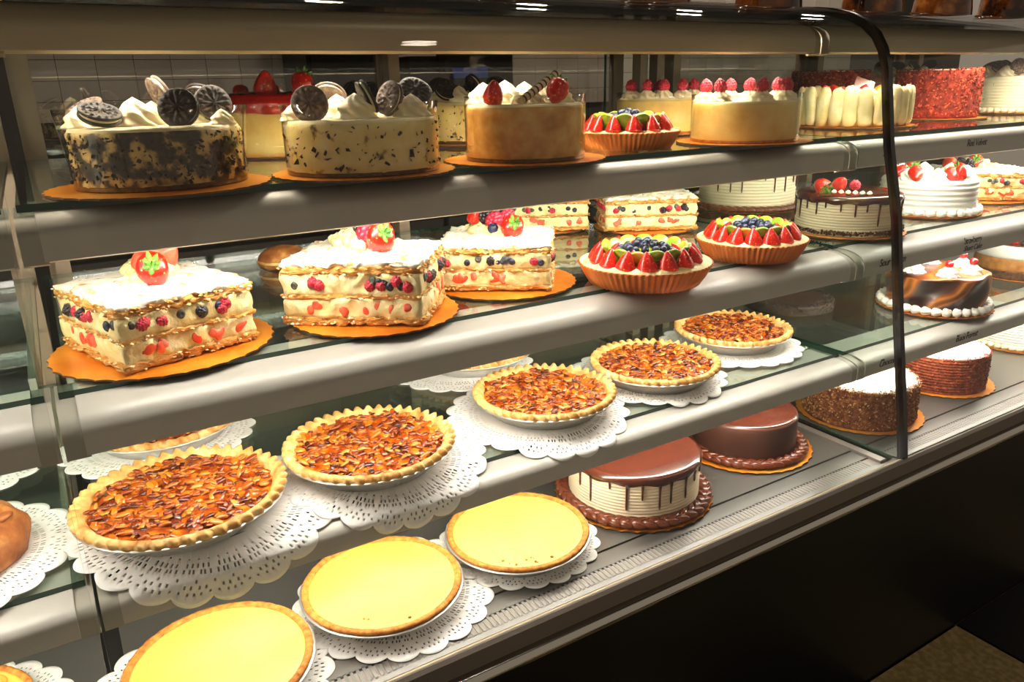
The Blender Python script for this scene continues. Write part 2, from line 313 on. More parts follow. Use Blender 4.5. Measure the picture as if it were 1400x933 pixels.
def display_case(x0, x1, label, doors, posts, partition=None):
    t = thing('display_case', label, 'display case', ((x0+x1)/2, 0, 0), 0, 'glass fronted refrigerated display cases'); ox = (x0+x1)/2
    def P(name, m): o = obj(name, m, t, (-ox, 0, 0)); return o
    P('base_panel', mesh('base', *box(x0, x1, 0.87, YB, 0.0, 0.675), M_base, False))
    P('base_underside', mesh('under', *box(x0, x1, 0.765, YB+0.02, 0.675, 0.700), M_black, False))
    # fascia: lip, sloping face, black gap, chrome rail
    fp = [(0.80, 0.7285), (0.762, 0.7285), (0.752, 0.734), (0.748, 0.742), (0.742, 0.744), (0.737, 0.740), (0.738, 0.712), (0.752, 0.704), (0.80, 0.702)]
    vv, ff, n = extr(fp, x0, x1); ff += [list(range(n-1, -1, -1)), list(range(n, 2*n))]
    P('fascia', mesh('fascia', vv, ff, M_fascia, True, sharp=30))
    rp = [(0.752+0.017*math.cos(a), 0.688+0.0135*math.sin(a)) for a in [2*PI*k/16 for k in range(16)]]
    vv, ff, n = extr(rp, x0, x1); ff += [list(range(n-1, -1, -1)), list(range(n, 2*n))]
    P('chrome_rail', mesh('rail', vv, ff, M_chrome, True, sharp=50))
    # deck
    P('deck_plate', mesh('deck', *box(x0+0.012, x1-0.012, 0.842, YB, S4-0.008, S4-0.001), M_steel, False))
    P('front_deck_plate', mesh('deck2', *box(x0+0.012, x1-0.012, 0.812, 0.838, S4-0.008, S4-0.0015), M_steel, False))
    P('deck_trough', mesh('trough', *box(x0, x1, 0.77, YB, S4-0.022, S4-0.010), M_slot, False))
    g = P('vent_grille', mesh('grille', *box(x0+0.012, x1-0.03, 0.770, 0.810, S4-0.012, S4-0.0021), M_slot, False))  # dark strip close under the bars stands for the slots' shaded depth
    vv, ff = [], []; x = x0+0.02
    while x < x1-0.05:
        box(x, x+0.0044, 0.776, 0.806, S4-0.0022, S4-0.001, vv, ff); x += 0.0085
    tag(obj('grille_bars', mesh('bars', vv, ff, M_steel, False), g), kind='stuff')
    vv, ff = box(x0+0.012, x1-0.03, 0.804, 0.812, S4-0.006, S4-0.001); box(x0+0.012, x1-0.03, 0.766, 0.778, S4-0.006, S4-0.001, vv, ff)
    obj('grille_frame', mesh('gframe', vv, ff, M_steel, False), g)
    for k in (1, 2, 3):
        z = (0, S1, S2, S3)[k]; e = EDGE[k]
        vv, ff = box(x0+0.006, x1-0.008, e, YB-0.06, z-0.009, z-0.0006)
        P('shelf_glass', mesh('shelf', vv, ff, [M_shelf, M_edge], False, [0, 0, 1, 1, 1, 1]))
        nn = P('shelf_nose', sheet(NOSE[k], -0.0022, x0+0.022, x1-0.022, [M_alu], 'nose'))
        # lamp tube tucked behind the nose
        yf, zb = NOSE[k][-2]
        vv, ff = tube([(x0+0.05, yf+0.032, zb+0.020), (x1-0.05, yf+0.032, zb+0.020)], 0.008, 10)
        P('lamp_tube', mesh('tube', vv, ff, M_tube))
        for xx in (x0+0.03, x1-0.04):
            obj('lamp_holder', mesh('holder', *box(xx, xx+0.012, yf+0.020, yf+0.044, zb+0.008, zb+0.030), M_alu2, False), t, (-ox, 0, 0))
        # end bracket bands, slightly smaller than the nose
        for xa, xb in ((x0+0.002, x0+0.026), (x1-0.026, x1-0.002)):
            br = P('nose_bracket', sheet([(y+0.004, zz-0.003) for y, zz in NOSE[k]], -0.003, xa, xb, [M_alu2], 'bracket'))
            vv, ff = lathe([(0, 0.0012), (0.0025, 0.0010), (0.0032, 0), (0, 0)], 10)
            obj('screw', mesh('screw', vv, ff, M_screw), br, ((xa+xb)/2, yf+0.0035, zb+0.014), (PI/2, 0, 0))
        for xx in (x0+0.02, (x0+x1)/2, x1-0.02):     # cantilever arm under the glass
            P('shelf_arm', mesh('arm', *box(xx-0.004, xx+0.004, e+0.10, YB-0.05, z-0.026, z-0.0095), M_alu2, False))
    P('reflection_shield', mesh('refl', *box(x0+0.03, x1-0.03, 1.084, 1.087, 1.511, 1.552), M_black, False))  # added black plate, keeps the lamp tube's reflection out of the doors
    P('valance', sheet(VAL, -0.0025, x0+0.022, x1-0.022, [M_val, M_val, M_black], 'valance'))  # inner face coloured black so its lit band doesn't mirror in the doors
    for xa, xb in ((x0+0.002, x0+0.026), (x1-0.026, x1-0.002)):
        br = P('valance_bracket', sheet([(y+0.004, zz-0.003) for y, zz in VAL], -0.003, xa, xb, [M_stile], 'vbracket'))
        vv, ff = lathe([(0, 0.0012), (0.0025, 0.0010), (0.0032, 0), (0, 0)], 10)
        obj('screw', mesh('screw', vv, ff, M_screw), br, ((xa+xb)/2, 1.0335, 1.515), (PI/2, 0, 0))
    vv, ff = tube([(x0+0.05, 1.066, 1.524), (x1-0.05, 1.066, 1.524)], 0.008, 10)
    P('lamp_tube', mesh('tube', vv, ff, M_vtube))
    P('top_deck', mesh('top', *box(x0, x1, 1.055, YB+0.03, 1.556, 1.576), M_black, False))
    P('front_glass', sheet(GP, 0.006, x0+0.002, x1-0.002, [M_frontglass, M_edge2 if x0 < 0 else M_edge], 'front_glass'))
    # uprights and sliding doors at the back
    for xx in posts:
        P('upright', mesh('upright', *box(xx, xx+0.026, YB-0.045, YB-0.012, S4, 1.558), M_stile, False))
    for (a, b, yy) in doors:
        d = P('sliding_door', sheet([(yy, S4+0.03), (yy, 1.535)], 0.005, a+0.03, b-0.03, [M_door, M_edge], 'pane'))
        for xx in (a, b-0.034):
            obj('stile', mesh('stile', *box(xx, xx+0.034, yy-0.008, yy+0.012, S4, 1.556), M_stile, False), d)
        obj('rail', mesh('drail', *box(a+0.034, b-0.034, yy-0.008, yy+0.012, 1.530, 1.556), M_black, False), d)
        obj('rail', mesh('drail', *box(a+0.034, b-0.034, yy-0.008, yy+0.012, S4, S4+0.03), M_stile, False), d)
    if partition is not None:
        px = partition
        A = [(y+0.004, z-0.002) for y, z in GP if y < 1.03]
        poly = [(1.70, 1.55), (1.06, 1.548)]+A+[(0.775, S4+0.006), (1.70, S4+0.006)]
        vv, ff, n = extr(poly, px-0.004, px+0.004); ff += [list(range(n-1, -1, -1)), list(range(n, 2*n))]
        P('end_glass', mesh('end', vv, ff, [M_glass, M_edge], False, [1]*n+[0, 0]))
        P('end_trim', sheet([(y-0.004, z+0.001) for y, z in GP], 0.015, px-0.006, px+0.006, [M_black], 'trim'))
        vv, ff = box(px-0.030, px-0.012, 0.775, 1.70, S4-0.001, S4+0.004)
        tr = P('floor_track', mesh('track', vv, ff, M_fascia, False))
        obj('track_slot', mesh('tslot', *box(px-0.012, px+0.010, 0.775, 1.70, S4-0.001, S4+0.003), M_black, False), tr)
    return t
center_case = display_case(XL, XR, 'curved glass display case between the two neighbouring case sections, holding pecan pies and lemon tarts', [(XL+0.02, 0.745, YB), (0.715, 1.43, YB+0.022)], (XL+0.03, 0.712), partition=XR)
left_case = display_case(-0.95, XL, 'neighbouring display case at the left edge holding a dark brown loaf', [(-0.95, -0.46, YB), (-0.49, XL-0.01, YB+0.022)], (-0.94, -0.49, XL-0.03))
right_case = display_case(XR, 2.74, 'display case section beyond the black trimmed glass end panel, noses lettered with cake names', [(1.575, 2.19, YB), (2.16, 2.72, YB+0.022)], (1.44, 1.50, 1.56, 2.17, 2.71))
def lettering(txt, x, k, z, size=0.0135):
    c = bpy.data.curves.new('lettering', 'FONT'); c.body = txt; c.size = size; c.shear = 0.35; c.extrude = 0.0002; c.align_x = 'CENTER'
    c.space_character = 0.92; c.materials.append(M_print)
    c.offset = size*0.006
    tmp = bpy.data.objects.new('tmp', c); m = bpy.data.meshes.new_from_object(tmp); bpy.data.objects.remove(tmp)
    path = NOSE[k]; ls = []        # wrap the letters onto the nose, starting at height z
    j = max(i for i, p in enumerate(path[:-1]) if p[1] >= z); y0 = path[j][0]; q = [(y0, z)]+[path[i] for i in range(j, 0, -1)]
    for vx in m.vertices:
        d, i = vx.co.y, 0
        while i < len(q)-2 and d > math.dist(q[i], q[i+1]): d -= math.dist(q[i], q[i+1]); i += 1
        L = math.dist(q[i], q[i+1]) or 1e-6; ty, tz = (q[i+1][0]-q[i][0])/L, (q[i+1][1]-q[i][1])/L
        off = 0.0030+vx.co.z; vx.co = (vx.co.x, q[i][0]+ty*d-tz*off, q[i][1]+tz*d+ty*off)
    o = obj('lettering', m, right_case, (x-(XR+2.74)/2, 0, 0)); tag(o, 'black script lettering reading '+txt); return o
lettering('Red Velvet', 1.775, 1, 1.302, 0.019)
lettering('Strawberry', 1.748, 2, 1.096, 0.017); lettering('Short Cake', 1.748, 2, 1.080, 0.017)
lettering('Black Forest', 1.727, 3, 0.883, 0.019)
lettering('Chocolate', 1.440, 3, 0.883, 0.019)
lettering('Sour Cream', 1.452, 2, 1.088, 0.019)
lettering('S', 1.443, 1, 1.300, 0.019)

# ------------------------------------------------------------------ shared pieces of the cakes
def square_post(a, b, jit=0, js=60, seed=0):
    def post(x, y, z, t):
        r = math.hypot(x, y)
        if r > 1e-9:
            c, s = x/r, y/r; k = 1/max(abs(c), abs(s)); k = k*0.94+0.06*min(k, 1.3)
            x, y = c*r*k*a, s*r*k*b
            if jit:
                d = nz(x, y, z, js, seed)*jit; x += c*d; y += s*d; z += nz(x, y, z, js*1.4, seed+3)*jit*0.6
        return (x, y, z)
    return post
def mk_swirl(R, H, lobes=7, twist=3.2, m=14, nn=56, mt=M_cream):
    prof = [(0, 0)]
    for i in range(m):
        t = i/m; prof.append((R*((1-t**1.9)**0.75*0.88+0.12*(1-t))*(1+0.07*math.sin(2*PI*2.3*t+1.0)), H*t))
    prof.append((0, H*1.04))
    def f(th, i, r, z): return (r*(1+0.15*math.cos(lobes*th+twist*2*PI*z/H*0.55)), z)
    return mesh('swirl', *lathe(prof, nn, f), mt)
W_swirl = mk_swirl(0.020, 0.025); W_dollop = mk_swirl(0.017, 0.018, 8, 1.5); W_swirl_w = mk_swirl(0.026, 0.032, 9, 2.5, mt=M_white)
W_rosette = mk_swirl(0.020, 0.026, 6, 3.0, mt=M_white)
# piped shells for the borders
def mk_shell(mt, L=0.011, w=0.0075, h=0.0085):
    prof = [(0, -1)]+[(math.cos(-PI/2+PI*i/8), math.sin(-PI/2+PI*i/8)) for i in range(1, 8)]+[(0, 1)]
    def f(t, i, r, z): return (r*(1+0.14*math.cos(6*t)), z)
    vv, ff = lathe(prof, 18, f)
    out = []
    for x, y, z in vv:       # axis along x, fat head and thin tail
        k = 1-0.35*(z+1)/2; out.append((z*L, x*w*k, max(y, -0.75)*h*k+h*0.75))
    return mesh('shell', out, ff, mt)
SH_choc = mk_shell(M_chocp, 0.0125, 0.0075, 0.008); SH_white = mk_shell(M_white, 0.0100, 0.0095, 0.010); SH_cream = mk_shell(M_cream, 0.0085, 0.0085, 0.0085)
def border(parent, R, sh, count, z=0, tilt=0.5, name='piped_shell', sc=1.0):
    for k in range(count):
        a = 2*PI*k/count; obj(name, sh, parent, (R*math.cos(a), R*math.sin(a), z), (0, 0, a+PI/2+tilt), sc)
# fruit
def mk_strawberry(mt, tip=0.018, r=0.0125):
    prof = [(0, -0.012), (r*0.55, -0.0125), (r*0.9, -0.0095), (r, -0.004), (r*0.93, 0.002), (r*0.74, 0.008), (r*0.5, 0.0130), (r*0.24, 0.0168), (0, tip)]
    return mesh('strawberry', *lathe(prof, 20, lambda t, i, rr, z: (rr*(1+0.04*math.cos(3*t+i)), z)), mt)
B_straw = mk_strawberry(M_strawb); B_strawc = mk_strawberry(M_strawcut)
def mk_calyx():
    vv, ff = [], []
    for k in range(7):
        a = 2*PI*k/7; L = 0.010+0.004*(k % 3)/2; b = len(vv)
        for s, wd, z in ((0.0, 0.0015, 0), (0.35, 0.0032, -0.0010), (0.75, 0.0026, 0.0006), (1.0, 0.0002, 0.0035)):
            for sg in (-1, 1):
                for dz in (0, 0.0006):
                    vv.append((math.cos(a)*L*s-math.sin(a)*sg*wd, math.sin(a)*L*s+math.cos(a)*sg*wd, z+dz))
        for i in range(3):
            o = b+4*i
            ff += [[o, o+2, o+6, o+4], [o+1, o+5, o+7, o+3], [o, o+4, o+5, o+1], [o+2, o+3, o+7, o+6]]
        ff.append([b+12, b+14, b+15, b+13])
    tube([(0, 0, 0), (0, 0, 0.005), (0.001, 0, 0.009)], 0.0011, 6, vv, ff)
    return mesh('calyx', vv, ff, M_leaf)
B_calyx = mk_calyx()
def mk_half(cutm):
    """half strawberry, tip up along +z, round side towards -y, pale cut face towards +y"""
    r = 0.0130; prof = [(0, -0.011), (r*0.8, -0.011), (r, -0.0075), (r*0.95, -0.003), (r*0.76, 0.004), (r*0.5, 0.0115), (r*0.22, 0.0178), (0, 0.0205)]
    vv, ff = lathe(prof, 20); vv = [(x, min(y, 0.0015), z) for x, y, z in vv]
    idx = [1 if all(abs(vv[i][1]-0.0015) < 1e-6 for i in q) else 0 for q in ff]
    return mesh('half_strawberry', vv, ff, [M_strawb, cutm], True, idx, 35)
B_half = mk_half(M_strawcut)
def mk_drupe(mt, rx=0.0085, rz=0.0105):
    vv, ff = [], []; rnd = random.Random(3)
    for ring, (zz, rr, cnt) in enumerate([(-0.75, 0.66, 7), (-0.35, 0.95, 10), (0.08, 0.98, 10), (0.48, 0.78, 8), (0.82, 0.45, 5), (1.0, 0.0, 1)]):
        for k in range(cnt):
            a = 2*PI*(k+0.5*(ring % 2))/cnt; s = 0.0031*(1+0.1*rnd.uniform(-1, 1)); b = len(vv)
            bv, bf = ball(s, s, s, 7, 5)
            vv += [(x+rr*rx*0.8*math.cos(a), y+rr*rx*0.8*math.sin(a), z+zz*rz*0.8) for x, y, z in bv]; ff += [[b+i for i in q] for q in bf]
    b = len(vv); bv, bf = ball(rx*0.75, rx*0.75, rz*0.8, 8, 6); vv += bv; ff += [[b+i for i in q] for q in bf]
    return mesh('drupelets', vv, ff, mt)
B_rasp = mk_drupe(M_rasp); B_black = mk_drupe(M_blackb)
prof = [(0, -0.0062), (0.0034, -0.0055), (0.0060, -0.003), (0.0068, 0.0), (0.0060, 0.0032), (0.0040, 0.0052), (0.0028, 0.0060), (0.0022, 0.0052), (0, 0.0046)]
B_blue = mesh('blueberry', *lathe(prof, 14, lambda t, i, r, z: (r, z+(0.0006*math.cos(5*t) if i == 6 else 0))), M_blueb)
B_bluecut = mesh('cut_blueberry', *lathe(prof, 14), M_bluecut)
B_kiwi = mesh('kiwi_slice', *lathe([(0, 0.0025), (0.008, 0.0025), (0.0165, 0.0022), (0.0172, 0.0012), (0.0172, -0.0018), (0.016, -0.0025), (0, -0.0025)], 22), M_kiwi)
B_orange = mesh('orange_slice', *lathe([(0, 0.0022), (0.012, 0.0025), (0.0145, 0.0018), (0.0145, -0.0018), (0.013, -0.0022), (0, -0.0022)], 20), M_orange)
B_cherry = mesh('cherry', *lathe([(0, -0.009), (0.005, -0.0078), (0.0085, -0.003), (0.009, 0.001), (0.007, 0.006), (0.003, 0.008), (0, 0.0068)], 16), M_cherry)
# sandwich cookie: two embossed wafers (one mesh with rim notches) and a cream disc
def mk_cookie(mt):
    vv, ff = [], []
    for sg in (-1, 1):
        prof = [(0, 0.0015), (0.0215, 0.0015), (0.0228, 0.0024), (0.0230, 0.0042), (0.0222, 0.0052), (0.0195, 0.0050), (0.0185, 0.0056), (0.0150, 0.0057), (0.0145, 0.0050), (0.0110, 0.0056), (0.0075, 0.0050), (0.0045, 0.0058), (0, 0.0056)]
        def f(t, i, r, z):
            if i in (2, 3, 4): r *= 1+0.012*math.cos(30*t)
            if i in (6, 7): z += 0.0014*math.cos(15*t)
            if i in (9, 11): z += 0.0018*math.cos(8*t)
            return r, z
        a, b = lathe(prof, 60, f); o = len(vv)
        vv += [(x, y, z*sg) for x, y, z in a]; ff += [[o+i for i in (q if sg > 0 else q[::-1])] for q in b]
    return mesh('cookie', vv, ff, mt)
B_cookie, B_cookie_l = mk_cookie(M_cookie), mk_cookie(M_cookie_l)
B_fill = mesh('filling', *lathe([(0, -0.0017), (0.0205, -0.0017), (0.021, 0), (0.0205, 0.0017), (0, 0.0017)], 30), M_cream)
def cookie(parent, x, y, z, tilt, az, dusty=False, roll=0):
    o = obj('sandwich_cookie', B_cookie_l if dusty else B_cookie, parent, (x, y, z), (tilt, roll, az)); obj('cream_filling', B_fill, o); return o
def swirl(parent, x, y, z, s=1.0, m=None, name='cream_swirl', rz=0): return obj(name, m or W_swirl, parent, (x, y, z), (0, 0, rz), s)
def strawberry(parent, x, y, z, rot=(0, 0, 0), s=1.0, calyx=True, m=None, cs=1.0):
    o = obj('strawberry', m or B_straw, parent, (x, y, z), rot, s)
    if calyx: obj('calyx', B_calyx, o, (0, 0, -0.0125), (PI, 0, 0), cs)
    return o
# gold scalloped boards and lace doilies
def mk_board(R, nsc=34):
    def f(t, i, r, z): return (r*(1-0.022*abs(math.sin(nsc*t/2))**0.8) if r > R*0.9 else r, z)
    vv, ff = lathe([(0, 0.003), (R*0.93, 0.003), (R, 0.0028), (R, 0.0004), (R*0.93, 0), (0, 0)], nsc*6, f)
    k = nsc*6; return mesh('board', vv, ff, [M_gold, M_board_edge], True, [0]*(2*k)+[1]*(len(ff)-2*k), 40)
BOARDS = {}
def board(label, x, y, z, R, rz=0, group='gold scalloped cake boards'):
    m = BOARDS.setdefault(R, mk_board(R)); o = obj('cake_board', m, None, (x, y, z), (0, 0, rz)); return tag(o, label, 'cake board', group)
def mk_doily(R, edge=None, c=None, nose=None, seed=0):
    """pierced paper lace: polar grid with cells cut out; drapes over the shelf edge where it overhangs"""
    NA, sc = 360, 20
    rad = [0, 0.30, 0.52, 0.605, 0.62, 0.655, 0.695, 0.71, 0.745, 0.785, 0.81, 0.83, 0.86, 0.885, 0.91, 0.955, 1.0]
    vv, ff = [(0, 0, 0)], []
    for j, q in enumerate(rad[1:], 1):
        for k in range(NA):
            t = 2*PI*k/NA; s = abs(math.cos(sc*t/2)); w = max(0, (q-0.80)/0.20)
            r = R*q*(1-0.075*w*(1-s**0.7)); vv.append((r*math.cos(t), r*math.sin(t), 0.0002+0.0010*w*math.sin(7*t+seed)*0.6))
    def cut(j, k):
        ku = (k+9) % 18
        if j == 3: return k % 6 == 0
        if j == 5: return ku in (3, 6, 9, 12, 15)
        if j == 7: return ku in (2, 5, 7, 11, 13, 16)
        if j == 9: return ku in (0, 9)
        if j == 11: return ku in (4, 7, 11, 14)
        if j == 13: return ku in (2, 6, 9, 12, 16)
        return False
    for j in range(len(rad)-1):
        for k in range(NA):
            k2 = (k+1) % NA
            if j == 0: ff.append([0, 1+k, 1+k2]); continue
            if cut(j, k): continue
            a = 1+(j-1)*NA; b = 1+j*NA; ff.append([a+k, b+k, b+k2, a+k2])
    if edge is not None:
        out = []
        for x, y, z in vv:
            Y = y+c[1]
            if Y < edge:        # lie over the rounded nose, then hang
                d, i = edge-Y, 0
                while i < len(nose)-2 and d > math.dist(nose[i], nose[i+1]): d -= math.dist(nose[i], nose[i+1]); i += 1
                L = math.dist(nose[i], nose[i+1]); y = nose[i][0]+(nose[i+1][0]-nose[i][0])*d/L-c[1]; z = z+nose[i][1]+(nose[i+1][1]-nose[i][1])*d/L
            out.append((x, y, z))
        vv = out
    m = mesh('doily', vv, ff, M_paper); return m
DOILY = {}
def doily(label, x, y, z, R=0.165, rz=0, edge=None, nose=None, group='white paper lace doilies'):
    if edge is None: m = DOILY.setdefault(R, mk_doily(R))
    else: m = mk_doily(R, edge, (x, y), nose)
    o = obj('lace_doily', m, None, (x, y, z+0.0004), (0, 0, rz if edge is None else 0))
    so = o.modifiers.new('paper', 'SOLIDIFY'); so.thickness = 0.0005; so.offset = 1
    return tag(o, label, 'doily', group)

# ------------------------------------------------------------------ cake builders (local +x = to the viewer's right, +y = away)
def brg(x, y): return -math.atan2(x, y)
def cake(name, label, x, y, z, group=None, rz=None, cat='cake'):
    return thing(name, label, cat, (x, y, z), brg(x, y) if rz is None else rz, group)
def cyl(R, h, bev=0.006, rings=8, n=72, jit=0, js=40, seed=0, base=0.0, ridge=0, nr=0):
    prof = [(0, base), (R, base)]
    steps = max(rings, nr*4)
    for i in range(1, steps):
        z = base+(h-bev-base)*i/steps
        prof.append((R+(ridge*math.sin(2*PI*nr*i/steps) if nr else 0), z))
    prof += [(R, h-bev), (R-bev*0.3, h-bev*0.3), (R-bev, h), (R*0.6, h), (R*0.3, h), (0, h)]
    def f(t, i, r, z):
        if jit and 1 < i < len(prof)-4: r += jit*nz(r*math.cos(t), r*math.sin(t), z, js, seed)
        return r, z
    return lathe(prof, n, f)
def collar(parent, R, z0, z1, flare=0.0):
    k = 6; A = [(R+flare*(i/k)**2, z0+(z1-z0)*i/k) for i in range(k+1)]
    prof = A+[(r+0.0006, z) for r, z in reversed(A)]; prof.append(prof[0])
    return obj('acetate_collar', mesh('collar', *lathe(prof, 72), M_acet), parent)

def crumbs(R, h, cnt, mt, seed, size=0.0042, top=0.0, zmin=0.005, cake_rim=True):
    rnd = random.Random(seed); vv, ff = [], []
    for k in range(cnt):
        a = rnd.uniform(0, 2*PI); z = rnd.uniform(zmin, h+0.001); q = R+rnd.uniform(-0.001, 0.0022)
        if top and rnd.random() < top: q = R-abs(rnd.gauss(0, 0.010)); z = h+0.001
        c = Vector((q*math.cos(a), q*math.sin(a), z)); s = size*rnd.uniform(0.55, 1.3); b = len(vv)
        ax = [Vector((rnd.gauss(0, 1), rnd.gauss(0, 1), rnd.gauss(0, 1))).normalized() for _ in range(3)]
        for d, sg in ((0, 1), (0, -1), (1, 1), (1, -1), (2, 1), (2, -1)): vv.append(tuple(c+ax[d]*sg*s*rnd.uniform(0.6, 1)))
        ff += [[b, b+2, b+4], [b+2, b+1, b+4], [b+1, b+3, b+4], [b+3, b, b+4], [b+2, b, b+5], [b+1, b+2, b+5], [b+3, b+1, b+5], [b, b+3, b+5]]
    return mesh('crumbs', vv, ff, mt, False)
def cookie_cheesecake(label, x, y, R, h, body, tops, flare=0.0, seed=0, cz=0.020, flecks=200):
    t = cake('cookie_cheesecake', label, x, y, S1+0.0032, 'cookies and cream cheesecakes')
    obj('cheesecake_body', mesh('body', *cyl(R, h, 0.005, 10, 80, 0.0015, 60, seed), body), t)
    obj('cream_top', mesh('top', *lathe([(R-0.002, h-0.003), (R-0.003, h+0.0015), (R*0.7, h+0.003), (R*0.3, h+0.0025), (0, h+0.003)], 64, lambda th, i, r, z: (r, z+0.0012*nz(r*math.cos(th), r*math.sin(th), 0, 60, seed))), M_creamtop), t)
    obj('crumb_base', mesh('crumb', *cyl(R+0.0006, 0.006, 0.001, 2, 64), M_crumbdark), t)
    tag(obj('cookie_crumbs', crumbs(R-0.0006, h*0.92, flecks, M_cookie, seed+70, 0.0036, zmin=0.008), t), kind='stuff')
    if seed == 2: tag(obj('cookie_chunks', crumbs(R-0.004, h*0.55, 46, M_cookie, 90, 0.0085, zmin=0.010), t), kind='stuff')
    for a in tops:
        if a[0] == 's': swirl(t, a[1], a[2], h+0.002, a[3], rz=a[1]*40)
        else: cookie(t, a[1], a[2], h+a[3], a[4], a[5], a[6] if len(a) > 6 else False)
    collar(t, R+0.0015, 0.001, h+cz, flare); return t
cookie_cheesecake('dark speckled cookie cheesecake in a clear collar, first on the top shelf', 0.135, 1.045, 0.098, 0.066, M_oreoA,
    [('s', -0.078, 0.020, 1.05), ('s', -0.020, 0.0, 1.30), ('s', 0.050, 0.020, 0.95), ('s', 0.0, 0.06, 1.1), ('s', 0.075, -0.035, 0.7),
     ('c', -0.056, -0.030, 0.018, 0.45, 0.5), ('c', -0.075, 0.050, 0.022, 0.5, -0.9, True), ('c', 0.012, 0.040, 0.038, 1.15, 1.9, True), ('c', 0.028, -0.040, 0.022, 1.15, -0.35), ('c', 0.070, 0.012, 0.025, 1.25, 0.35), ('c', 0.060, 0.06, 0.03, 0.9, 2.6)], 0.008, 1, 0.024, 900)
cookie_cheesecake('pale cookie cheesecake with scattered dark flecks, second in the front row of the top shelf', 0.385, 1.012, 0.101, 0.066, M_oreoB,
    [('s', -0.006, -0.030, 1.25), ('s', 0.068, -0.005, 1.15), ('s', 0.045, 0.035, 1.0), ('s', -0.030, 0.03, 1.2), ('s', -0.085, -0.02, 0.8), ('s', 0.01, 0.06, 1.1),
     ('c', -0.062, -0.040, 0.022, 1.25, -0.1, True), ('c', 0.010, -0.005, 0.028, 1.15, 1.75), ('c', 0.040, 0.005, 0.026, 1.2, -0.95, True), ('c', 0.076, 0.022, 0.034, 0.75, 0.35), ('c', -0.04, 0.06, 0.03, 0.8, 2.9, True)], 0.0, 2, 0.022, 170)
cookie_cheesecake('cookie cheesecake in the back row, half hidden behind the caramel cheesecake', 0.775, 1.40, 0.10, 0.074, M_oreoB,
    [('s', -0.030, -0.040, 1.2), ('s', 0.030, -0.045, 1.3), ('s', 0.07, -0.01, 1.2), ('s', -0.07, -0.02, 1.0), ('s', 0.0, 0.06, 1.2),
     ('c', -0.055, -0.045, 0.026, 0.9, 0.5), ('c', 0.0, -0.01, 0.032, 1.1, 2.1), ('c', 0.045, -0.005, 0.030, 0.75, 0.3), ('c', -0.075, 0.02, 0.028, 1.0, -0.5)], 0.0, 3, 0.018, 420)
board('gold scalloped board under the dark speckled cookie cheesecake', 0.131, 1.033, S1, 0.129)
board('gold scalloped board under the pale flecked cookie cheesecake', 0.385, 1.010, S1, 0.124, 0.2)
board('gold board under the back row cookie cheesecake', 0.775, 1.40, S1, 0.120, 0.3)

# strawberry glazed cheesecake in the back row
t = cake('strawberry_cheesecake', 'tall cheesecake with shiny red strawberry glaze and whole strawberries in the back row', 0.405, 1.43, S1+0.0032)
R, h = 0.115, 0.082
obj('cheesecake_body', mesh('body', *cyl(R, h, 0.004, 10, 80, 0.0015, 60, 5), M_cheese), t)
prof = [(R+0.0015, h-0.012), (R+0.004, h-0.004), (R+0.003, h+0.010), (R-0.006, h+0.018), (R*0.7, h+0.021), (R*0.35, h+0.020), (0, h+0.021)]
obj('red_glaze', mesh('glaze', *lathe(prof, 96, lambda th, i, r, z: (r*(1+0.008*math.sin(9*th)), z+(0.006*nz(math.cos(th)*3, math.sin(th)*3, i, 1.5, 4) if i < 2 else 0.004*nz(r*math.cos(th), r*math.sin(th), 0, 50, 2)))), M_redgel), t)
strawberry(t, -0.030, -0.055, h+0.030, (0.35, 0.1, 0), 1.55, False); strawberry(t, 0.030, -0.060, h+0.032, (PI-0.5, 0.4, 0), 1.5)
for a, b in ((-0.075, 0.0), (-0.02, 0.02), (0.05, 0.03), (0.075, -0.03)): strawberry(t, a, b, h+0.022, (1.2, a*20, b*30), 1.1, False)
collar(t, R+0.006, 0.002, h+0.012)
board('gold board under the red glazed cheesecake of the back row', 0.405, 1.43, S1, 0.126, 0.1)

# caramel cheesecake with rolled wafer
t = cake('caramel_cheesecake', 'golden caramel cheesecake with two strawberries and a striped rolled wafer on top', 0.638, 1.000, S1+0.0032)
R, h = 0.088, 0.077
obj('cheesecake_body', mesh('body', *cyl(R, h, 0.005, 10, 80, 0.0012, 60, 8), M_cheese2), t)
obj('cream_top', mesh('top', *lathe([(R-0.002, h-0.002), (R-0.004, h+0.002), (R*0.6, h+0.003), (0, h+0.003)], 64), M_creamtop), t)
obj('crumb_base', mesh('crumb', *cyl(R+0.0006, 0.006, 0.001, 2, 64), M_crumbdark), t)
for a, b, s in ((-0.030, 0.045, 1.3), (0.0, 0.050, 1.2), (-0.062, 0.02, 1.2), (0.030, 0.02, 1.0), (0.015, -0.02, 0.7), (-0.01, -0.03, 0.6), (0.055, 0.02, 0.9)): swirl(t, a, b, h+0.002, s, rz=a*50)
strawberry(t, -0.044, -0.055, h+0.016, (0.3, 0.1, 0), 1.15, False); strawberry(t, 0.046, -0.045, h+0.019, (2.3, -0.3, -0.6), 1.3)
wf = obj('rolled_wafer', mesh('wafer', *tube([(-0.006, -0.060, h+0.006), (0.050, 0.020, h+0.045)], 0.0055, 12), M_stripe), t)
vv, ff = [], []
for k in range(9):
    a0, a1 = Vector((-0.006, -0.060, h+0.006)), Vector((0.050, 0.020, h+0.045)); q = (k+0.5)/9.5
    tube([tuple(a0.lerp(a1, q)), tuple(a0.lerp(a1, q+0.034))], 0.0058, 12, vv, ff)
tag(obj('wafer_stripes', mesh('stripes', vv, ff, M_wafer_d), wf), kind='stuff')
collar(t, R+0.0015, 0.001, h+0.014)
board('gold scalloped board under the caramel cheesecake', 0.640, 1.006, S1, 0.124, 0.15)

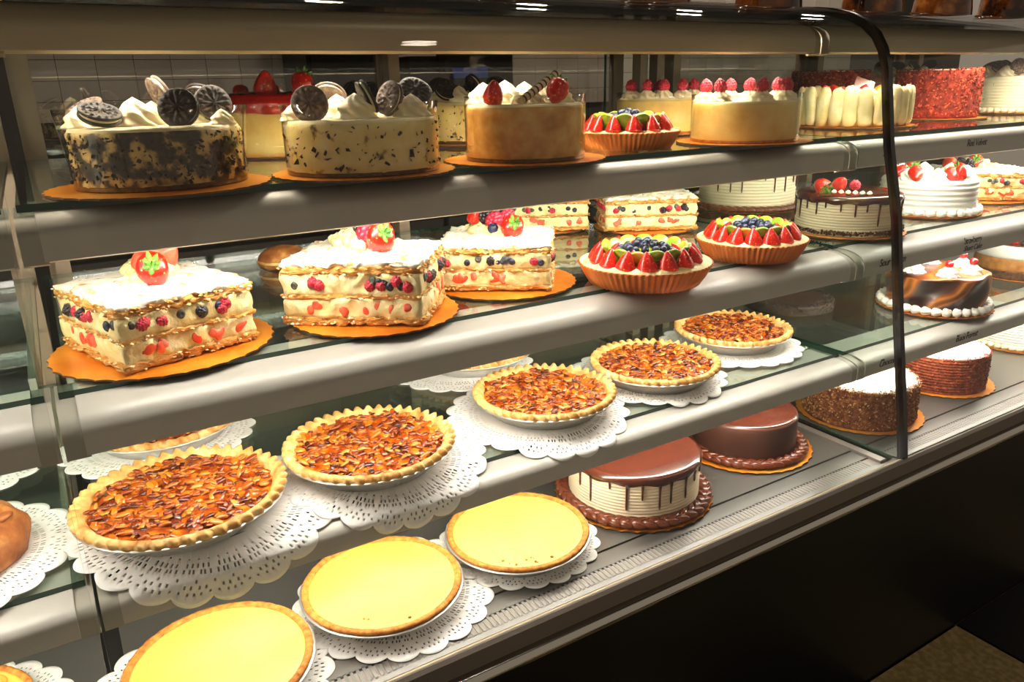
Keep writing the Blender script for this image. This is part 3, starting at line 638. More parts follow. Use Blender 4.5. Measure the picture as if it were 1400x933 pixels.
# raspberry topped cheesecakes
def rasp_cheesecake(label, x, y, R, h, spots, base=True):
    t = cake('raspberry_cheesecake', label, x, y, S1+0.0032, 'raspberry topped cheesecakes')
    obj('cheesecake_body', mesh('body', *cyl(R, h, 0.005, 10, 80, 0.001, 50, 9), M_cheese), t)
    obj('cream_top', mesh('top', *lathe([(R-0.001, h-0.004), (R-0.003, h+0.001), (R*0.6, h+0.002), (0, h+0.002)], 64), M_creamtop), t)
    obj('crumb_base', mesh('crumb', *cyl(R+0.0006, 0.005, 0.001, 2, 64), M_graham), t)
    for a, b in spots:
        swirl(t, a, b, h+0.001, 1.15, W_dollop, rz=a*60); obj('raspberry', B_rasp, t, (a, b, h+0.027), (0.1, 0.1, a*50), 1.22)
    collar(t, R+0.0015, 0.001, h+0.014); return t
rasp_cheesecake('cheesecake with raspberries on cream dollops, last in the top shelf front row', 1.125, 1.015, 0.095, 0.068, [(-0.072, 0.0), (-0.045, -0.050), (0.005, 0.045), (0.026, -0.060), (0.068, 0.0), (-0.03, 0.07), (0.055, 0.06)])
rasp_cheesecake('raspberry cheesecake in the back row behind the small fruit tart', 1.195, 1.325, 0.092, 0.070, [(-0.06, -0.045), (-0.025, -0.065), (0.010, -0.068), (0.048, -0.05), (0.072, -0.02), (0.0, 0.06), (-0.06, 0.04)])
board('gold board under the front raspberry cheesecake', 1.122, 1.012, S1, 0.122, 0.1)
board('gold board under the back row raspberry cheesecake', 1.195, 1.325, S1, 0.108, 0.2)

# fruit tarts
def mk_tartshell(R, h):
    def f(t, i, r, z): return (r*(1+0.018*math.cos(66*t)), z) if i in (1, 2, 3, 4) else (r, z)
    return mesh('shell', *lathe([(0, 0.0), (R*0.82, 0.0), (R*0.90, h*0.4), (R*0.97, h*0.85), (R, h), (R*0.985, h+0.0012), (R*0.955, h*0.85), (R*0.88, h*0.45), (0, h*0.45)], 396, f), [M_copper])
def mk_liner(R, h): return mesh('liner', *lathe([(R*0.984, h+0.0014), (R*0.95, h*0.84), (R*0.88, h*0.5)], 64), M_cream)
def fruit_tart(label, x, y, z, R, h, nst=14, small=False):
    t = cake('fruit_tart', label, x, y, z, 'fruit tarts in fluted copper tins', cat='tart')
    sh = obj('fluted_tin', mk_tartshell(R, h), t); obj('white_liner', mk_liner(R, h), sh)
    obj('custard', mesh('custard', *lathe([(R*0.94, h*0.78), (R*0.90, h*0.98), (R*0.80, h*1.12), (R*0.5, h*1.1), (0, h*1.1)], 90, lambda th, i, r, zz: (r*(1+0.012*math.sin(nst*th)), zz+(0.002*math.sin(nst*th+1) if i == 2 else 0))), M_cream_y), t)
    ro = R*0.72
    for k in range(nst):
        a = 2*PI*k/nst+0.15; obj('strawberry_half', B_half, t, (ro*math.cos(a), ro*math.sin(a), h+0.010), (-0.22, 0.1*math.sin(k*2.1), a+PI/2), (1.1, 1.0, 1.0) if small else (1.34, 1.15, 1.08))
    rk = R*0.57
    for k in range(nst):
        a = 2*PI*(k+0.5)/nst+0.15; m = B_kiwi if k % 5 else B_orange
        obj('kiwi_slice' if k % 5 else 'orange_slice', m, t, (rk*math.cos(a), rk*math.sin(a), h+0.015), (-PI/2+0.55, 0, a+PI/2), 1.12)
    rs = R*0.50; ns = 8
    for k in range(ns):
        a = 2*PI*k/ns+0.4; obj('strawberry_half', B_half, t, (rs*math.cos(a), rs*math.sin(a), h+0.012), (-0.5, 0, a+PI/2), 0.85)
    rnd = random.Random(int(x*100))
    for ring, cnt, zz in ((0.0, 1, 0.031), (0.15, 6, 0.029), (0.29, 12, 0.023), (0.42, 17, 0.015)):
        for k in range(cnt):
            a = 2*PI*k/cnt+ring*9; q = R*ring*rnd.uniform(0.92, 1.05)
            obj('blueberry', B_blue, t, (q*math.cos(a), q*math.sin(a), h+zz+rnd.uniform(-0.001, 0.002)), (rnd.uniform(-0.9, 0.9), rnd.uniform(-0.9, 0.9), 0), rnd.uniform(0.95, 1.15))
    return t
fruit_tart('small fruit tart in an orange fluted tin between two cheesecakes on the top shelf', 0.895, 1.07, S1, 0.090, 0.028, 12, True)
fruit_tart('fruit tart piled with blueberries, touching the square berry shortcake', 0.852, 0.965, S2, 0.112, 0.034, 15)
fruit_tart('fruit tart piled with blueberries, nearest the end of the middle shelf', 1.145, 0.995, S2, 0.104, 0.034, 15)

# ladyfinger charlotte
t = cake('ladyfinger_charlotte', 'charlotte cake ringed with upright ladyfinger biscuits seen through the end glass', 1.655, 1.165, S1+0.0032)
R = 0.108
obj('cake_body', mesh('body', *cyl(R, 0.062, 0.006, 6, 60), M_cream_y), t)
vv, ff = ball(1, 1, 1, 14, 10)
fm = mesh('finger', [(math.copysign(abs(x)**0.8, x)*0.0162, y*0.009, 0.043+math.copysign(abs(z)**0.45, z)*0.043) for x, y, z in vv], ff, M_lady)
for k in range(23):
    a = 2*PI*k/23; obj('ladyfinger', fm, t, ((R+0.007)*math.cos(a), (R+0.007)*math.sin(a), 0), (0.05*math.sin(k*3.3), 0.06*math.sin(k*1.7), a+PI/2), (1, 1, 1+0.03*math.sin(k*2.3)))
rnd = random.Random(5)
for k in range(16):
    a = k*2.4; q = R*0.8*math.sqrt((k+0.5)/16); x_, y_ = q*math.cos(a), q*math.sin(a)
    if k % 4 == 0: strawberry(t, x_, y_, 0.076, (0.6, 0.4, k), 0.95, False)
    elif k % 4 == 1: obj('orange_slice', B_orange, t, (x_, y_, 0.076), (0.6, 0.3, k))
    elif k % 4 == 2: swirl(t, x_, y_, 0.060, 0.9)
    else: obj('raspberry', B_rasp, t, (x_, y_, 0.074), (0.4, 0.2, k))
tg = obj('chocolate_plaque', mesh('plaque', *box(-0.022, 0.022, -0.0015, 0.0015, 0, 0.030), M_chocp, False), t, (0.012, 0.0, 0.075), (-0.5, 0.35, 0.3))
obj('white_corner', mesh('pl2', *box(0.012, 0.0225, -0.0018, 0.0018, 0.012, 0.0305), M_white, False), tg)
board('gold board under the ladyfinger charlotte', 1.655, 1.165, S1, 0.136)

# crumb coated cakes
def crumb_cake(name, label, x, y, z, R, h, body, cm, cnt, seed, group, ridge=0, nr=0, topm=M_white, csz=0.0042):
    t = cake(name, label, x, y, z+0.0032, group)
    obj('cake_body', mesh('body', *cyl(R, h, 0.004, 12, 90, 0.002, 90, seed, ridge=ridge, nr=nr), body), t)
    obj('white_icing', mesh('icing', *lathe([(R-0.003, h-0.004), (R-0.002, h+0.001), (R*0.7, h+0.002), (0, h+0.002)], 80, lambda th, i, r, zz: (r*(1+0.02*nz(math.cos(th)*2, math.sin(th)*2, i, 2, seed)), zz)), topm), t)
    tag(obj('crumb_coating', crumbs(R, h, cnt, cm, seed, csz, top=0.16), t), kind='stuff'); return t
crumb_cake('red_velvet_cake', 'tall red velvet cake coated in red crumbs above its printed name on the top shelf', 2.065, 1.215, S1, 0.100, 0.118, M_redbody, M_redvel, 2600, 11, 'red velvet cakes')
crumb_cake('red_velvet_cake', 'red velvet cake in the back row behind the ladyfinger charlotte', 2.03, 1.52, S1, 0.105, 0.122, M_redbody, M_redvel, 2600, 12, 'red velvet cakes')
board('gold board under the front red velvet cake', 2.065, 1.215, S1, 0.125); board('gold board under the back red velvet cake', 2.03, 1.52, S1, 0.122)
crumb_cake('crumb_cake', 'white topped cake with brown crumb sides standing right against the end glass', 1.492, 0.955, S4, 0.118, 0.086, M_brbody, M_brcrumb, 4200, 13, 'brown crumb sided cakes', csz=0.0030)
crumb_cake('crumb_cake', 'white topped reddish brown crumb cake with combed ridges, past the end glass', 1.815, 0.965, S4, 0.108, 0.088, M_brbody2, M_redvel, 1300, 14, 'brown crumb sided cakes', 0.0018, 12, csz=0.0026)
board('gold board under the crumb cake by the end glass', 1.497, 0.955, S4, 0.136); board('gold board under the combed crumb cake', 1.82, 0.965, S4, 0.128, 0.1)

# white iced cakes of the right hand section
def iced_cake(name, label, x, y, z, R, h, m, group=None, ridge=0.0014, nr=8, shells=None, nsh=34):
    t = cake(name, label, x, y, z+0.0032, group)
    obj('iced_body', mesh('body', *cyl(R, h, 0.008, 10, 90, ridge=ridge, nr=nr), m), t)
    if shells: border(t, R+0.006, shells, nsh, sc=1.15)
    return t
t = iced_cake('cookie_cream_cake', 'white combed cake topped with sandwich cookies at the right end of the top shelf', 2.47, 1.22, S1, 0.118, 0.098, M_cream, None, 0.0012, 11, SH_cream, 44)
for k, (a, b, s) in enumerate([(-0.075, -0.035, 1.2), (-0.03, -0.075, 1.2), (0.03, -0.075, 1.2), (-0.08, 0.03, 1.2), (0.0, 0.0, 1.2), (0.07, -0.04, 1.2)]): swirl(t, a, b, 0.098, s)
for a, b, tl, az, d in ((-0.07, -0.01, 0.6, -0.6, True), (-0.045, -0.045, 0.7, 0.4, True), (0.0, -0.075, 1.1, 0.5, True), (0.04, -0.04, 0.8, -0.5, False), (-0.03, 0.05, 0.9, 1.0, False)): cookie(t, a, b, 0.124, tl, az, d)
tag(obj('cookie_specks', crumbs(0.119, 0.080, 90, M_cookie, 21, 0.0024, zmin=0.03), t), kind='stuff')
t = iced_cake('cookie_cream_cake', 'cookie topped cake peeking up behind the front red velvet cake', 2.42, 1.53, S1, 0.11, 0.105, M_cream, None, 0.0012, 11)
for a, b in ((-0.08, -0.02), (-0.045, -0.05), (0.0, -0.07), (0.045, -0.045)): swirl(t, a, b, 0.105, 1.2)
for a, b, tl, az in ((-0.075, 0.01, 0.8, 0.5), (-0.03, -0.03, 0.7, 0.1), (0.02, -0.04, 0.9, 1.2), (0.06, 0.0, 0.9, -0.5)): cookie(t, a, b, 0.132, tl, az)
board('gold board under the combed cookie cake', 2.47, 1.22, S1, 0.135); board('gold board under the cookie cake of the back row', 2.42, 1.53, S1, 0.125)

t = iced_cake('strawberry_cream_cake', 'white whipped cream cake with strawberries and piped shells beside the square shortcake', 1.868, 1.085, S2, 0.108, 0.082, M_white, None, 0.0020, 6, SH_white, 30)
for k in range(8):
    a = 2*PI*k/8+0.2; swirl(t, 0.078*math.cos(a), 0.078*math.sin(a), 0.080, 1.15, W_rosette)
    a += PI/8
    if k % 2 == 0: strawberry(t, 0.080*math.cos(a), 0.080*math.sin(a), 0.096, (1.9, 0.2, a+PI/2), 1.25)
strawberry(t, -0.03, -0.085, 0.096, (2.2, 0, 0.3), 1.35); strawberry(t, 0.06, -0.062, 0.096, (0.4, 0, 0.3), 1.35); strawberry(t, -0.085, -0.03, 0.096, (1.9, 0.4, 0.3), 1.3)
board('gold board under the white strawberry cake', 1.868, 1.085, S2, 0.124)
t = iced_cake('ridged_cream_cake', 'ivory ridged cake with berries at the right end of the bottom deck', 2.30, 1.02, S4, 0.128, 0.088, M_white, None, 0.0014, 11, SH_cream, 48)
for k in range(7):
    a = 2*PI*k/7+3.3
    strawberry(t, 0.085*math.cos(a), 0.085*math.sin(a), 0.100, (1.8, 0.2, a), 1.2)
    obj('blackberry', B_black, t, (0.06*math.cos(a+0.4), 0.06*math.sin(a+0.4), 0.097)); obj('raspberry', B_rasp, t, (0.085*math.cos(a+0.45), 0.085*math.sin(a+0.45), 0.097))
board('gold board under the ivory ridged cake', 2.30, 1.02, S4, 0.146)

# chocolate drip cakes
def drip_cake(label, x, y, z, R, h, seed, base_shells=True, group='chocolate drip cakes'):
    rnd = random.Random(seed); t = cake('drip_cake', label, x, y, z+0.0032, group)
    obj('combed_body', mesh('body', *cyl(R, h, 0.005, 10, 90, ridge=0.0010, nr=13), M_buttr), t)
    prof = [(R+0.0005, h-0.010), (R+0.0030, h-0.007), (R+0.0030, h-0.001), (R-0.002, h+0.003), (R-0.008, h+0.0045), (R*0.5, h+0.005), (0, h+0.005)]
    def f(th, i, r, zz): return (r, zz-(0.004*(0.5+0.5*math.sin(13*th+seed)) if i < 2 else 0))
    gl = obj('chocolate_glaze', mesh('glaze', *lathe(prof, 104, f), M_choc), t)
    nd = 26
    for k in range(nd):
        a = 2*PI*(k+rnd.uniform(-0.2, 0.2))/nd; L = rnd.choice([0.014, 0.02, 0.03, 0.042, 0.05]); q = R+0.0018
        path = [(q*math.cos(a), q*math.sin(a), h-0.007-L*i/5) for i in range(6)]
        vv, ff = tube(path, [0.0034, 0.0024, 0.0019, 0.0018, 0.0021, 0.0012], 8); obj('drip', mesh('drip', vv, ff, M_choc), gl)
    if base_shells: border(t, R+0.008, SH_choc, 40, 0.0, 0.5, sc=1.25); border(t, R+0.017, SH_choc, 42, 0.0, -0.4, sc=1.2)
    return t
drip_cake('drip cake with chocolate glaze running down beige combed sides on the bottom deck', 0.838, 0.962, S4, 0.118, 0.082, 4)
board('gold scalloped board under the bottom deck drip cake', 0.838, 0.962, S4, 0.146)
t = drip_cake('chocolate drip cake topped with a strawberry behind the end glass on the middle shelf', 1.50, 1.045, S2, 0.106, 0.080, 6, False)
tag(obj('crumb_border', crumbs(0.112, 0.012, 700, M_crumbdark, 31, 0.004), t), kind='stuff')
strawberry(t, -0.055, -0.045, 0.098, (-1.2, 0.6, 0.8), 1.35); strawberry(t, -0.020, -0.02, 0.100, (0.9, 0.2, 0.3), 1.2, False); obj('raspberry', B_rasp, t, (0.01, -0.01, 0.097), (1, 0, 0), 1.2)
for k in range(6): swirl(t, -0.03+0.014*k, -0.035-0.002*k, 0.084, 0.32, W_dollop)
board('gold board under the strawberry topped drip cake', 1.50, 1.045, S2, 0.124)
drip_cake('combed drip cake in the back row of the middle shelf, top hidden', 1.60, 1.42, S2, 0.122, 0.105, 8, True)
board('gold board under the back row drip cake', 1.60, 1.42, S2, 0.142)
# plain chocolate cake
t = cake('chocolate_cake', 'smooth chocolate cake with braided chocolate border at the end of the bottom deck', 1.155, 0.985, S4+0.0032)
obj('frosted_body', mesh('body', *cyl(0.103, 0.078, 0.006, 8, 90), M_chocm), t)
obj('glossy_top', mesh('top', *lathe([(0.1015, 0.0745), (0.100, 0.0782), (0.096, 0.0796), (0.05, 0.080), (0, 0.080)], 90), M_choc), t)
border(t, 0.111, SH_choc, 36, 0.0, 0.5, sc=1.25); border(t, 0.120, SH_choc, 38, 0.0, -0.4, sc=1.2)
board('gold scalloped board under the smooth chocolate cake', 1.155, 0.985, S4, 0.138)

# swirl glazed cake, mousse cake and a low disc for a dark reflection on the lower shelf of the right section
t = cake('black_forest_cake', 'marbled chocolate glazed cake with cherries and white piped border', 1.815, 1.000, S3+0.0032)
R, h = 0.110, 0.086; prof = [(R, 0)]+[(R, h*i/24) for i in range(1, 24)]+[(R-0.002, h-0.002), (R-0.010, h+0.001), (R*0.5, h+0.001), (0, h+0.001)]
def f(th, i, r, z): return (r+0.0045*math.sin(6*(th-z*13)) if i < 24 else r, z)
vv, ff = lathe(prof, 132, f); m = mesh('glazed', vv, ff, M_swirl)
at = m.attributes.new('swirl', 'FLOAT', 'POINT')
at.data.foreach_set('value', [0.45+0.5*math.sin(6*(math.atan2(y, x)-z*13)+2.4*nz(x, y, z, 14, 2)) if z < h-0.004 else 0.5+0.4*math.sin(30*x+4*nz(x, y, 0, 12, 1)) for x, y, z in vv])
obj('glazed_body', m, t); border(t, R+0.007, SH_white, 34, sc=1.25)
for k in range(6):
    a = 2*PI*k/6-PI/2+0.3; x_, y_ = 0.072*math.cos(a), 0.072*math.sin(a)
    swirl(t, x_, y_, h, (0.85, 0.85, 0.75), W_swirl_w); obj('cherry', B_cherry, t, (x_, y_, h+0.028), (0.2, 0.1, k), 1.05)
board('gold board under the marbled cherry cake', 1.815, 1.000, S3, 0.130)
t = cake('mousse_cake', 'layered mousse cake with berries and striped chocolate sticks at the right edge', 2.31, 1.04, S3+0.0032)
R = 0.12
obj('crumb_layer', mesh('l1', *cyl(R, 0.022, 0.001, 4, 80, 0.002, 120, 3), M_crumbdark), t)
obj('tan_layer', mesh('l2', *cyl(R+0.0003, 0.056, 0.001, 4, 80, base=0.020), M_mousse), t)
obj('white_layer', mesh('l3', *cyl(R+0.0008, 0.090, 0.004, 4, 80, base=0.055), M_white), t)
obj('glaze_top', mesh('l4', *lathe([(R-0.003, 0.0895), (R-0.005, 0.0915), (R*0.5, 0.092), (0, 0.092)], 80), M_chocm), t)
for k in range(6):
    st = obj('chocolate_stick', mesh('stick', *box(-0.032, 0.032, -0.006, 0.006, -0.0012, 0.0012), M_white, False), t, (-0.055+0.022*k, -0.02+0.01*k, 0.116), (0.7, -0.4, 0.7))
    vv, ff = [], []
    for j in range(9): box(-0.030+0.007*j, -0.028+0.007*j, -0.0061, 0.0061, -0.0014, 0.0014, vv, ff)
    tag(obj('stripes', mesh('st', vv, ff, M_wafer_d, False), st), kind='stuff')
for k, (a, b) in enumerate([(-0.098, -0.03), (-0.075, -0.055), (-0.052, -0.07), (-0.03, -0.085), (-0.005, -0.09), (0.02, -0.088), (0.045, -0.08)]):
    if k % 3 == 0: strawberry(t, a, b, 0.105, (0.7, 0.2, k), 1.2, False)
    elif k % 3 == 1: obj('blackberry', B_black, t, (a, b, 0.101), (0.3, 0, k), 1.15)
    else: obj('raspberry', B_rasp, t, (a, b, 0.101), (0.5, 0, k), 1.3)
for a, b in ((-0.10, 0.0), (-0.08, 0.02)): obj('kiwi_slice', B_kiwi, t, (a, b, 0.102), (1.0, 0, 0.4))
board('gold board under the layered mousse cake', 2.31, 1.04, S3, 0.132)
t = cake('reflection_disc', 'low dark brown disc standing in for a hazy reflection behind the end glass', 1.53, 1.20, S3+0.0008)  # crumbed disc added in place of a dark, hazy reflection
obj('disc_body', mesh('body', *cyl(0.105, 0.024, 0.004, 4, 70, 0.002, 60, 3), M_cookie), t)
tag(obj('crumb_coating', crumbs(0.103, 0.022, 900, M_cookie, 41, 0.004, top=0.6), t), kind='stuff')

# square berry shortcakes
def mk_layer(a, b, z0, z1, mt, jit, js, seed, n=112, rings=5, dome=0):
    prof = [(0, z0), (0.6, z0), (1.0, z0)]+[(1.0+0.012*math.sin(PI*i/rings), z0+(z1-z0)*i/rings) for i in range(1, rings)]+[(1.0, z1), (0.9, z1+dome*0.2), (0.75, z1+dome*0.4), (0.6, z1+dome*0.6), (0.4, z1+dome*0.8), (0.2, z1+dome), (0, z1+dome)]
    return mesh('layer', *lathe(prof, n, post=square_post(a, b, jit, js, seed)), mt)
def berries(t, a, b, zc, kind, cnt, rnd):
    for k in range(cnt):
        side = k % 4; u = rnd.uniform(-0.86, 0.86); zz = zc+rnd.uniform(-0.0035, 0.0035)
        x_, y_ = [(u*a, -b-0.0002), (a+0.0002, u*b), (u*a, b), (-a-0.0002, u*b)][side]
        rz = [0, PI/2, PI, -PI/2][side]
        if kind == 'mid':
            c = rnd.random()
            if c < 0.62: obj('blueberry', B_bluecut if c < 0.4 else B_blue, t, (x_, y_, zz), (PI/2+rnd.uniform(-0.5, 0.5), rnd.uniform(-.4, .4), rz), (0.85, 0.85, 0.55))
            elif c < 0.9: obj('raspberry', B_rasp, t, (x_, y_, zz), (rnd.uniform(0.9, 1.7), 0.3, rz), (0.85, 0.75, 0.6))
            else: obj('blackberry', B_black, t, (x_, y_, zz), (rnd.uniform(0.9, 1.7), 0.3, rz), 0.85)
        else:
            obj('strawberry_slice', B_strawc, t, (x_, y_, zz), (rnd.uniform(-0.4, 0.4), rnd.uniform(0.6, 2.4), rz), (0.65*rnd.uniform(0.6, 1.1), 0.22, 0.62*rnd.uniform(0.7, 1.1)))
def shortcake(label, x, y, rz, a, b, seed, tops, h=0.073, ridge=0.3, zs=1.0):
    rnd = random.Random(seed); t = cake('berry_shortcake', label, x, y, S2+0.0052, 'square layered berry shortcakes', rz)
    t.scale = (1, 1, zs)
    obj('pastry_layer', mk_layer(a*1.0, b*1.0, 0, 0.009, M_pastry, 0.007, 110, seed), t)
    obj('cream_layer', mk_layer(a*0.985, b*0.985, 0.007, 0.031, M_cream_y, 0.006, 75, seed+1), t)
    obj('pastry_layer', mk_layer(a*0.985, b*0.985, 0.030, 0.035, M_pastry, 0.006, 120, seed+2), t)
    obj('cream_layer', mk_layer(a*0.985, b*0.985, 0.034, 0.060, M_cream_y, 0.006, 75, seed+3), t)
    obj('pastry_layer', mk_layer(a*0.99, b*0.99, 0.059, 0.068, M_pastry, 0.007, 110, seed+4), t)
    obj('sugar_dusting', mk_layer(a*0.985, b*0.985, 0.067, h, M_sugar, 0.0075, 110, seed+5, dome=0.006), t)
    berries(t, a*0.985, b*0.985, 0.048, 'mid', 52, rnd); berries(t, a*0.985, b*0.985, 0.020, 'low', 26, rnd)
    vv, ff = [], []
    for k in range(520):        # loose flakes of pastry clinging to the three baked layers
        zz = rnd.choice([0.002, 0.006, 0.033, 0.060, 0.066])+rnd.uniform(-0.002, 0.003); sd = rnd.randrange(4); u = rnd.uniform(-1, 1); q = 1.0+rnd.uniform(0.0, 0.035)
        cx, cy = [(u*a, -b*q), (a*q, u*b), (u*a, b*q), (-a*q, u*b)][sd]; L = rnd.uniform(0.0015, 0.0045); bb = len(vv)
        for dx, dy, dz in ((L, 0, 0), (-L, 0, 0.0004), (0, L, 0.0003), (0, -L, -0.0003), (0, 0, L*0.45), (0, 0, -L*0.45)): vv.append((cx+dx*rnd.uniform(0.5, 1.1), cy+dy*rnd.uniform(0.5, 1.1), max(0.0, zz+dz)))
        ff += [[bb, bb+2, bb+4], [bb+2, bb+1, bb+4], [bb+1, bb+3, bb+4], [bb+3, bb, bb+4], [bb+2, bb, bb+5], [bb+1, bb+2, bb+5], [bb+3, bb+1, bb+5], [bb, bb+3, bb+5]]
    tag(obj('pastry_flakes', mesh('flakes', vv, ff, M_flake, False), t), kind='stuff')
    # broken cream filled ridge in the middle
    c, s = math.cos(ridge), math.sin(ridge); vv, ff = [], []; bv, bf = ball(1, 1, 1, 9, 6)
    for k in range(34):
        u = k/33; ly = -0.030+0.105*u; lx = rnd.uniform(-0.024, 0.024)*(0.6+0.5*math.sin(PI*u)); lz = h+0.004+rnd.uniform(0, 0.020)*math.sin(PI*(0.15+0.75*u))*(1-abs(lx)/0.035); rr = rnd.uniform(0.008, 0.014); bb = len(vv)
        for X, Y, Z in bv:
            d = rr*(1+0.45*nz(X, Y, Z, 1.9, seed+k)); px, py = lx+X*d, ly+Y*d
            vv.append((px*c-py*s, px*s+py*c, max(lz+Z*d*0.8, h-0.004)))
        ff += [[bb+i for i in q] for q in bf]
    obj('cream_ridge', mesh('ridge', vv, ff, M_cream_y), t)
    for q in tops:
        k, X, Y, Z = q[:4]; sc = q[4] if len(q) > 4 else 1.2; rt = q[5] if len(q) > 5 else (0.4, 0.3, X*50)
        if k == 's': strawberry(t, X, Y, h+Z, rt, sc, cs=0.72)
        elif k == 'r': obj('raspberry', B_rasp, t, (X, Y, h+Z), rt, sc)
        elif k == 'b': obj('blackberry', B_black, t, (X, Y, h+Z), rt, sc)
        elif k == 'u': obj('blueberry', B_blue, t, (X, Y, h+Z), rt, sc)
        elif k == 'f': obj('strawberry_half', B_strawc, t, (X, Y, h+Z), rt, sc)
    return t
shortcake('powdered square shortcake turned corner-on beside the glass joint, green strawberry top facing out', 0.105, 1.080, 0.30, 0.088, 0.094, 51,
          [('s', -0.010, -0.032, 0.018, 1.55, (-2.15, 0, -0.40)), ('f', -0.004, -0.002, 0.024, 1.3, (1.2, 0.2, 0)), ('f', 0.022, 0.000, 0.026, 1.35, (1.0, -0.3, 0.5)), ('b', 0.012, 0.025, 0.022, 1.3)], ridge=-0.3, zs=1.12)
shortcake('powdered square shortcake on an orange gold board, second on the middle shelf', 0.392, 1.058, -0.66, 0.100, 0.080, 52,
          [('s', 0.030, -0.022, 0.017, 1.6, (-2.15, 0, 0.75)), ('r', 0.010, -0.008, 0.020, 1.9), ('f', 0.016, -0.004, 0.020, 1.3, (1.1, 0, 0.6)), ('b', -0.006, 0.016, 0.028, 1.7), ('r', -0.025, 0.030, 0.034, 1.5)], ridge=0.75, zs=1.22)
shortcake('powdered square shortcake with berry cluster, touching the blueberry tart', 0.652, 1.115, -0.62, 0.092, 0.090, 53,
          [('s', 0.026, -0.024, 0.017, 1.55, (-2.15, 0, 0.40)), ('u', -0.005, -0.024, 0.016, 1.4), ('r', -0.004, 0.0, 0.024, 1.7), ('r', 0.016, 0.008, 0.028, 1.6), ('b', -0.022, 0.022, 0.030, 1.6), ('b', -0.002, 0.028, 0.032, 1.3), ('s', -0.04, 0.022, 0.028, 1.0, (0.5, 0.5, 0))], ridge=0.7)
shortcake('square shortcake in the back row behind the berry cluster shortcake', 1.00, 1.510, -0.52, 0.105, 0.090, 54, [('r', 0, 0, 0.02, 1.5)])
shortcake('square shortcake in the back row behind the blueberry tarts', 1.190, 1.355, -0.52, 0.103, 0.078, 55, [('r', 0, 0, 0.02, 1.5)])
shortcake('powdered square shortcake at the right edge of the middle shelf past the strawberry cake', 2.19, 1.135, -0.75, 0.105, 0.095, 56,
          [('s', -0.02, -0.01, 0.017, 1.5, (-2.15, 0, -0.2)), ('b', -0.05, 0.0, 0.014, 1.5), ('b', -0.035, -0.02, 0.014, 1.5), ('f', -0.075, 0.01, 0.014, 1.4, (1.2, 0, 0))])
for lb, x, y, R in (('corner-on', 0.108, 1.075, 0.140), ('second', 0.398, 1.050, 0.126), ('berry cluster', 0.651, 1.098, 0.126), ):
    board('gold scalloped board under the %s square shortcake' % lb, x, y, S2, R, x)
board('gold board under the square shortcake at the right edge', 2.19, 1.135, S2, 0.138)
for lb, x, y in (('behind the berry cluster', 1.00, 1.510), ('behind the blueberry tarts', 1.19, 1.355)):
    board('gold board under the back row shortcake '+lb, x, y, S2, 0.118, y)
t = thing('round_pastry', 'round golden brown pastry in the back row between the first two shortcakes', 'pastry', (0.378, 1.46, S2))
vv, ff = ball(0.05, 0.05, 0.028, 24, 12); obj('pastry_body', mesh('past', [(x, y, max(z, -0.012)+0.012+0.003*nz(x, y, z, 60, 2)) for x, y, z in vv], ff, M_bread), t)
obj('crust_rim', mesh('cap', *lathe([(0.046, 0.008), (0.051, 0.012), (0.049, 0.016), (0.044, 0.018)], 24), M_crust), t)

# ------------------------------------------------------------------ pecan pies and lemon tarts
def mk_tin(R, h):
    def f(t, i, r, z): return (r*(1+0.008*math.cos(70*t)), z) if i in (1, 2, 3) else (r, z)
    return mesh('tin', *lathe([(0, 0), (R*0.76, 0), (R*0.84, h*0.45), (R*0.93, h*0.9), (R*1.005, h*0.93), (R*1.02, h*0.99), (R*1.012, h*1.05), (R*0.95, h), (R*0.85, h*0.6), (0, h*0.4)], 140, f), M_foil)
def mk_crust(R, h, nf=44):
    prof = [(R*0.90, h*0.70), (R*0.955, h*0.84), (R*0.995, h*0.98), (R*1.008, h*1.12), (R*0.995, h*1.28), (R*0.96, h*1.36), (R*0.925, h*1.33), (R*0.895, h*1.2), (R*0.87, h*1.0), (R*0.84, h*0.8)]
    def f(t, i, r, z):
        w = [0, 0.3, 0.8, 1, 1, 0.8, 0.5, 0.2, 0, 0][i]; s = math.sin(nf*t+ (i-3)*0.55)
        return (r+w*0.0036*s+0.0006*nz(math.cos(t)*9, math.sin(t)*9, i*0.3, 1.6, 2), z+w*0.0030*s)
    return mesh('crust', *lathe(prof, nf*8, f), M_crust)
def mk_nuts(R, z, cnt, seed):
    rnd = random.Random(seed); vv, ff = [], []; bv, bf = ball(1, 1, 1, 8, 5)
    for k in range(cnt):
        q = R*math.sqrt(rnd.random()); a = rnd.uniform(0, 2*PI); L = rnd.uniform(0.0045, 0.0105); w = L*rnd.uniform(0.32, 0.6); hh = L*rnd.uniform(0.22, 0.42); g = rnd.uniform(0, PI); tl = rnd.uniform(-0.5, 0.5); b = len(vv)
        cg, sg = math.cos(g), math.sin(g); zb = z+rnd.uniform(-0.001, 0.003)+0.004*nz(q*math.cos(a), q*math.sin(a), 0, 28, seed)
        for X, Y, Z in bv:
            X, Y, Z = X*L, Y*w*(1+0.15*math.sin(X*7)), (Z-0.35*math.exp(-(Y*3)**2)*(Z > 0))*hh
            Z2 = Z+X*tl; vv.append((q*math.cos(a)+X*cg-Y*sg, q*math.sin(a)+X*sg+Y*cg, zb+Z2))
        ff += [[b+i for i in p_] for p_ in bf]
    return mesh('nuts', vv, ff, M_nut)
PR, PH = 0.120, 0.027
TIN, CRUST, NUTS = mk_tin(PR, PH), mk_crust(PR, PH), [mk_nuts(PR*0.87, PH*1.10, 520, 61), mk_nuts(PR*0.87, PH*1.10, 520, 62)]
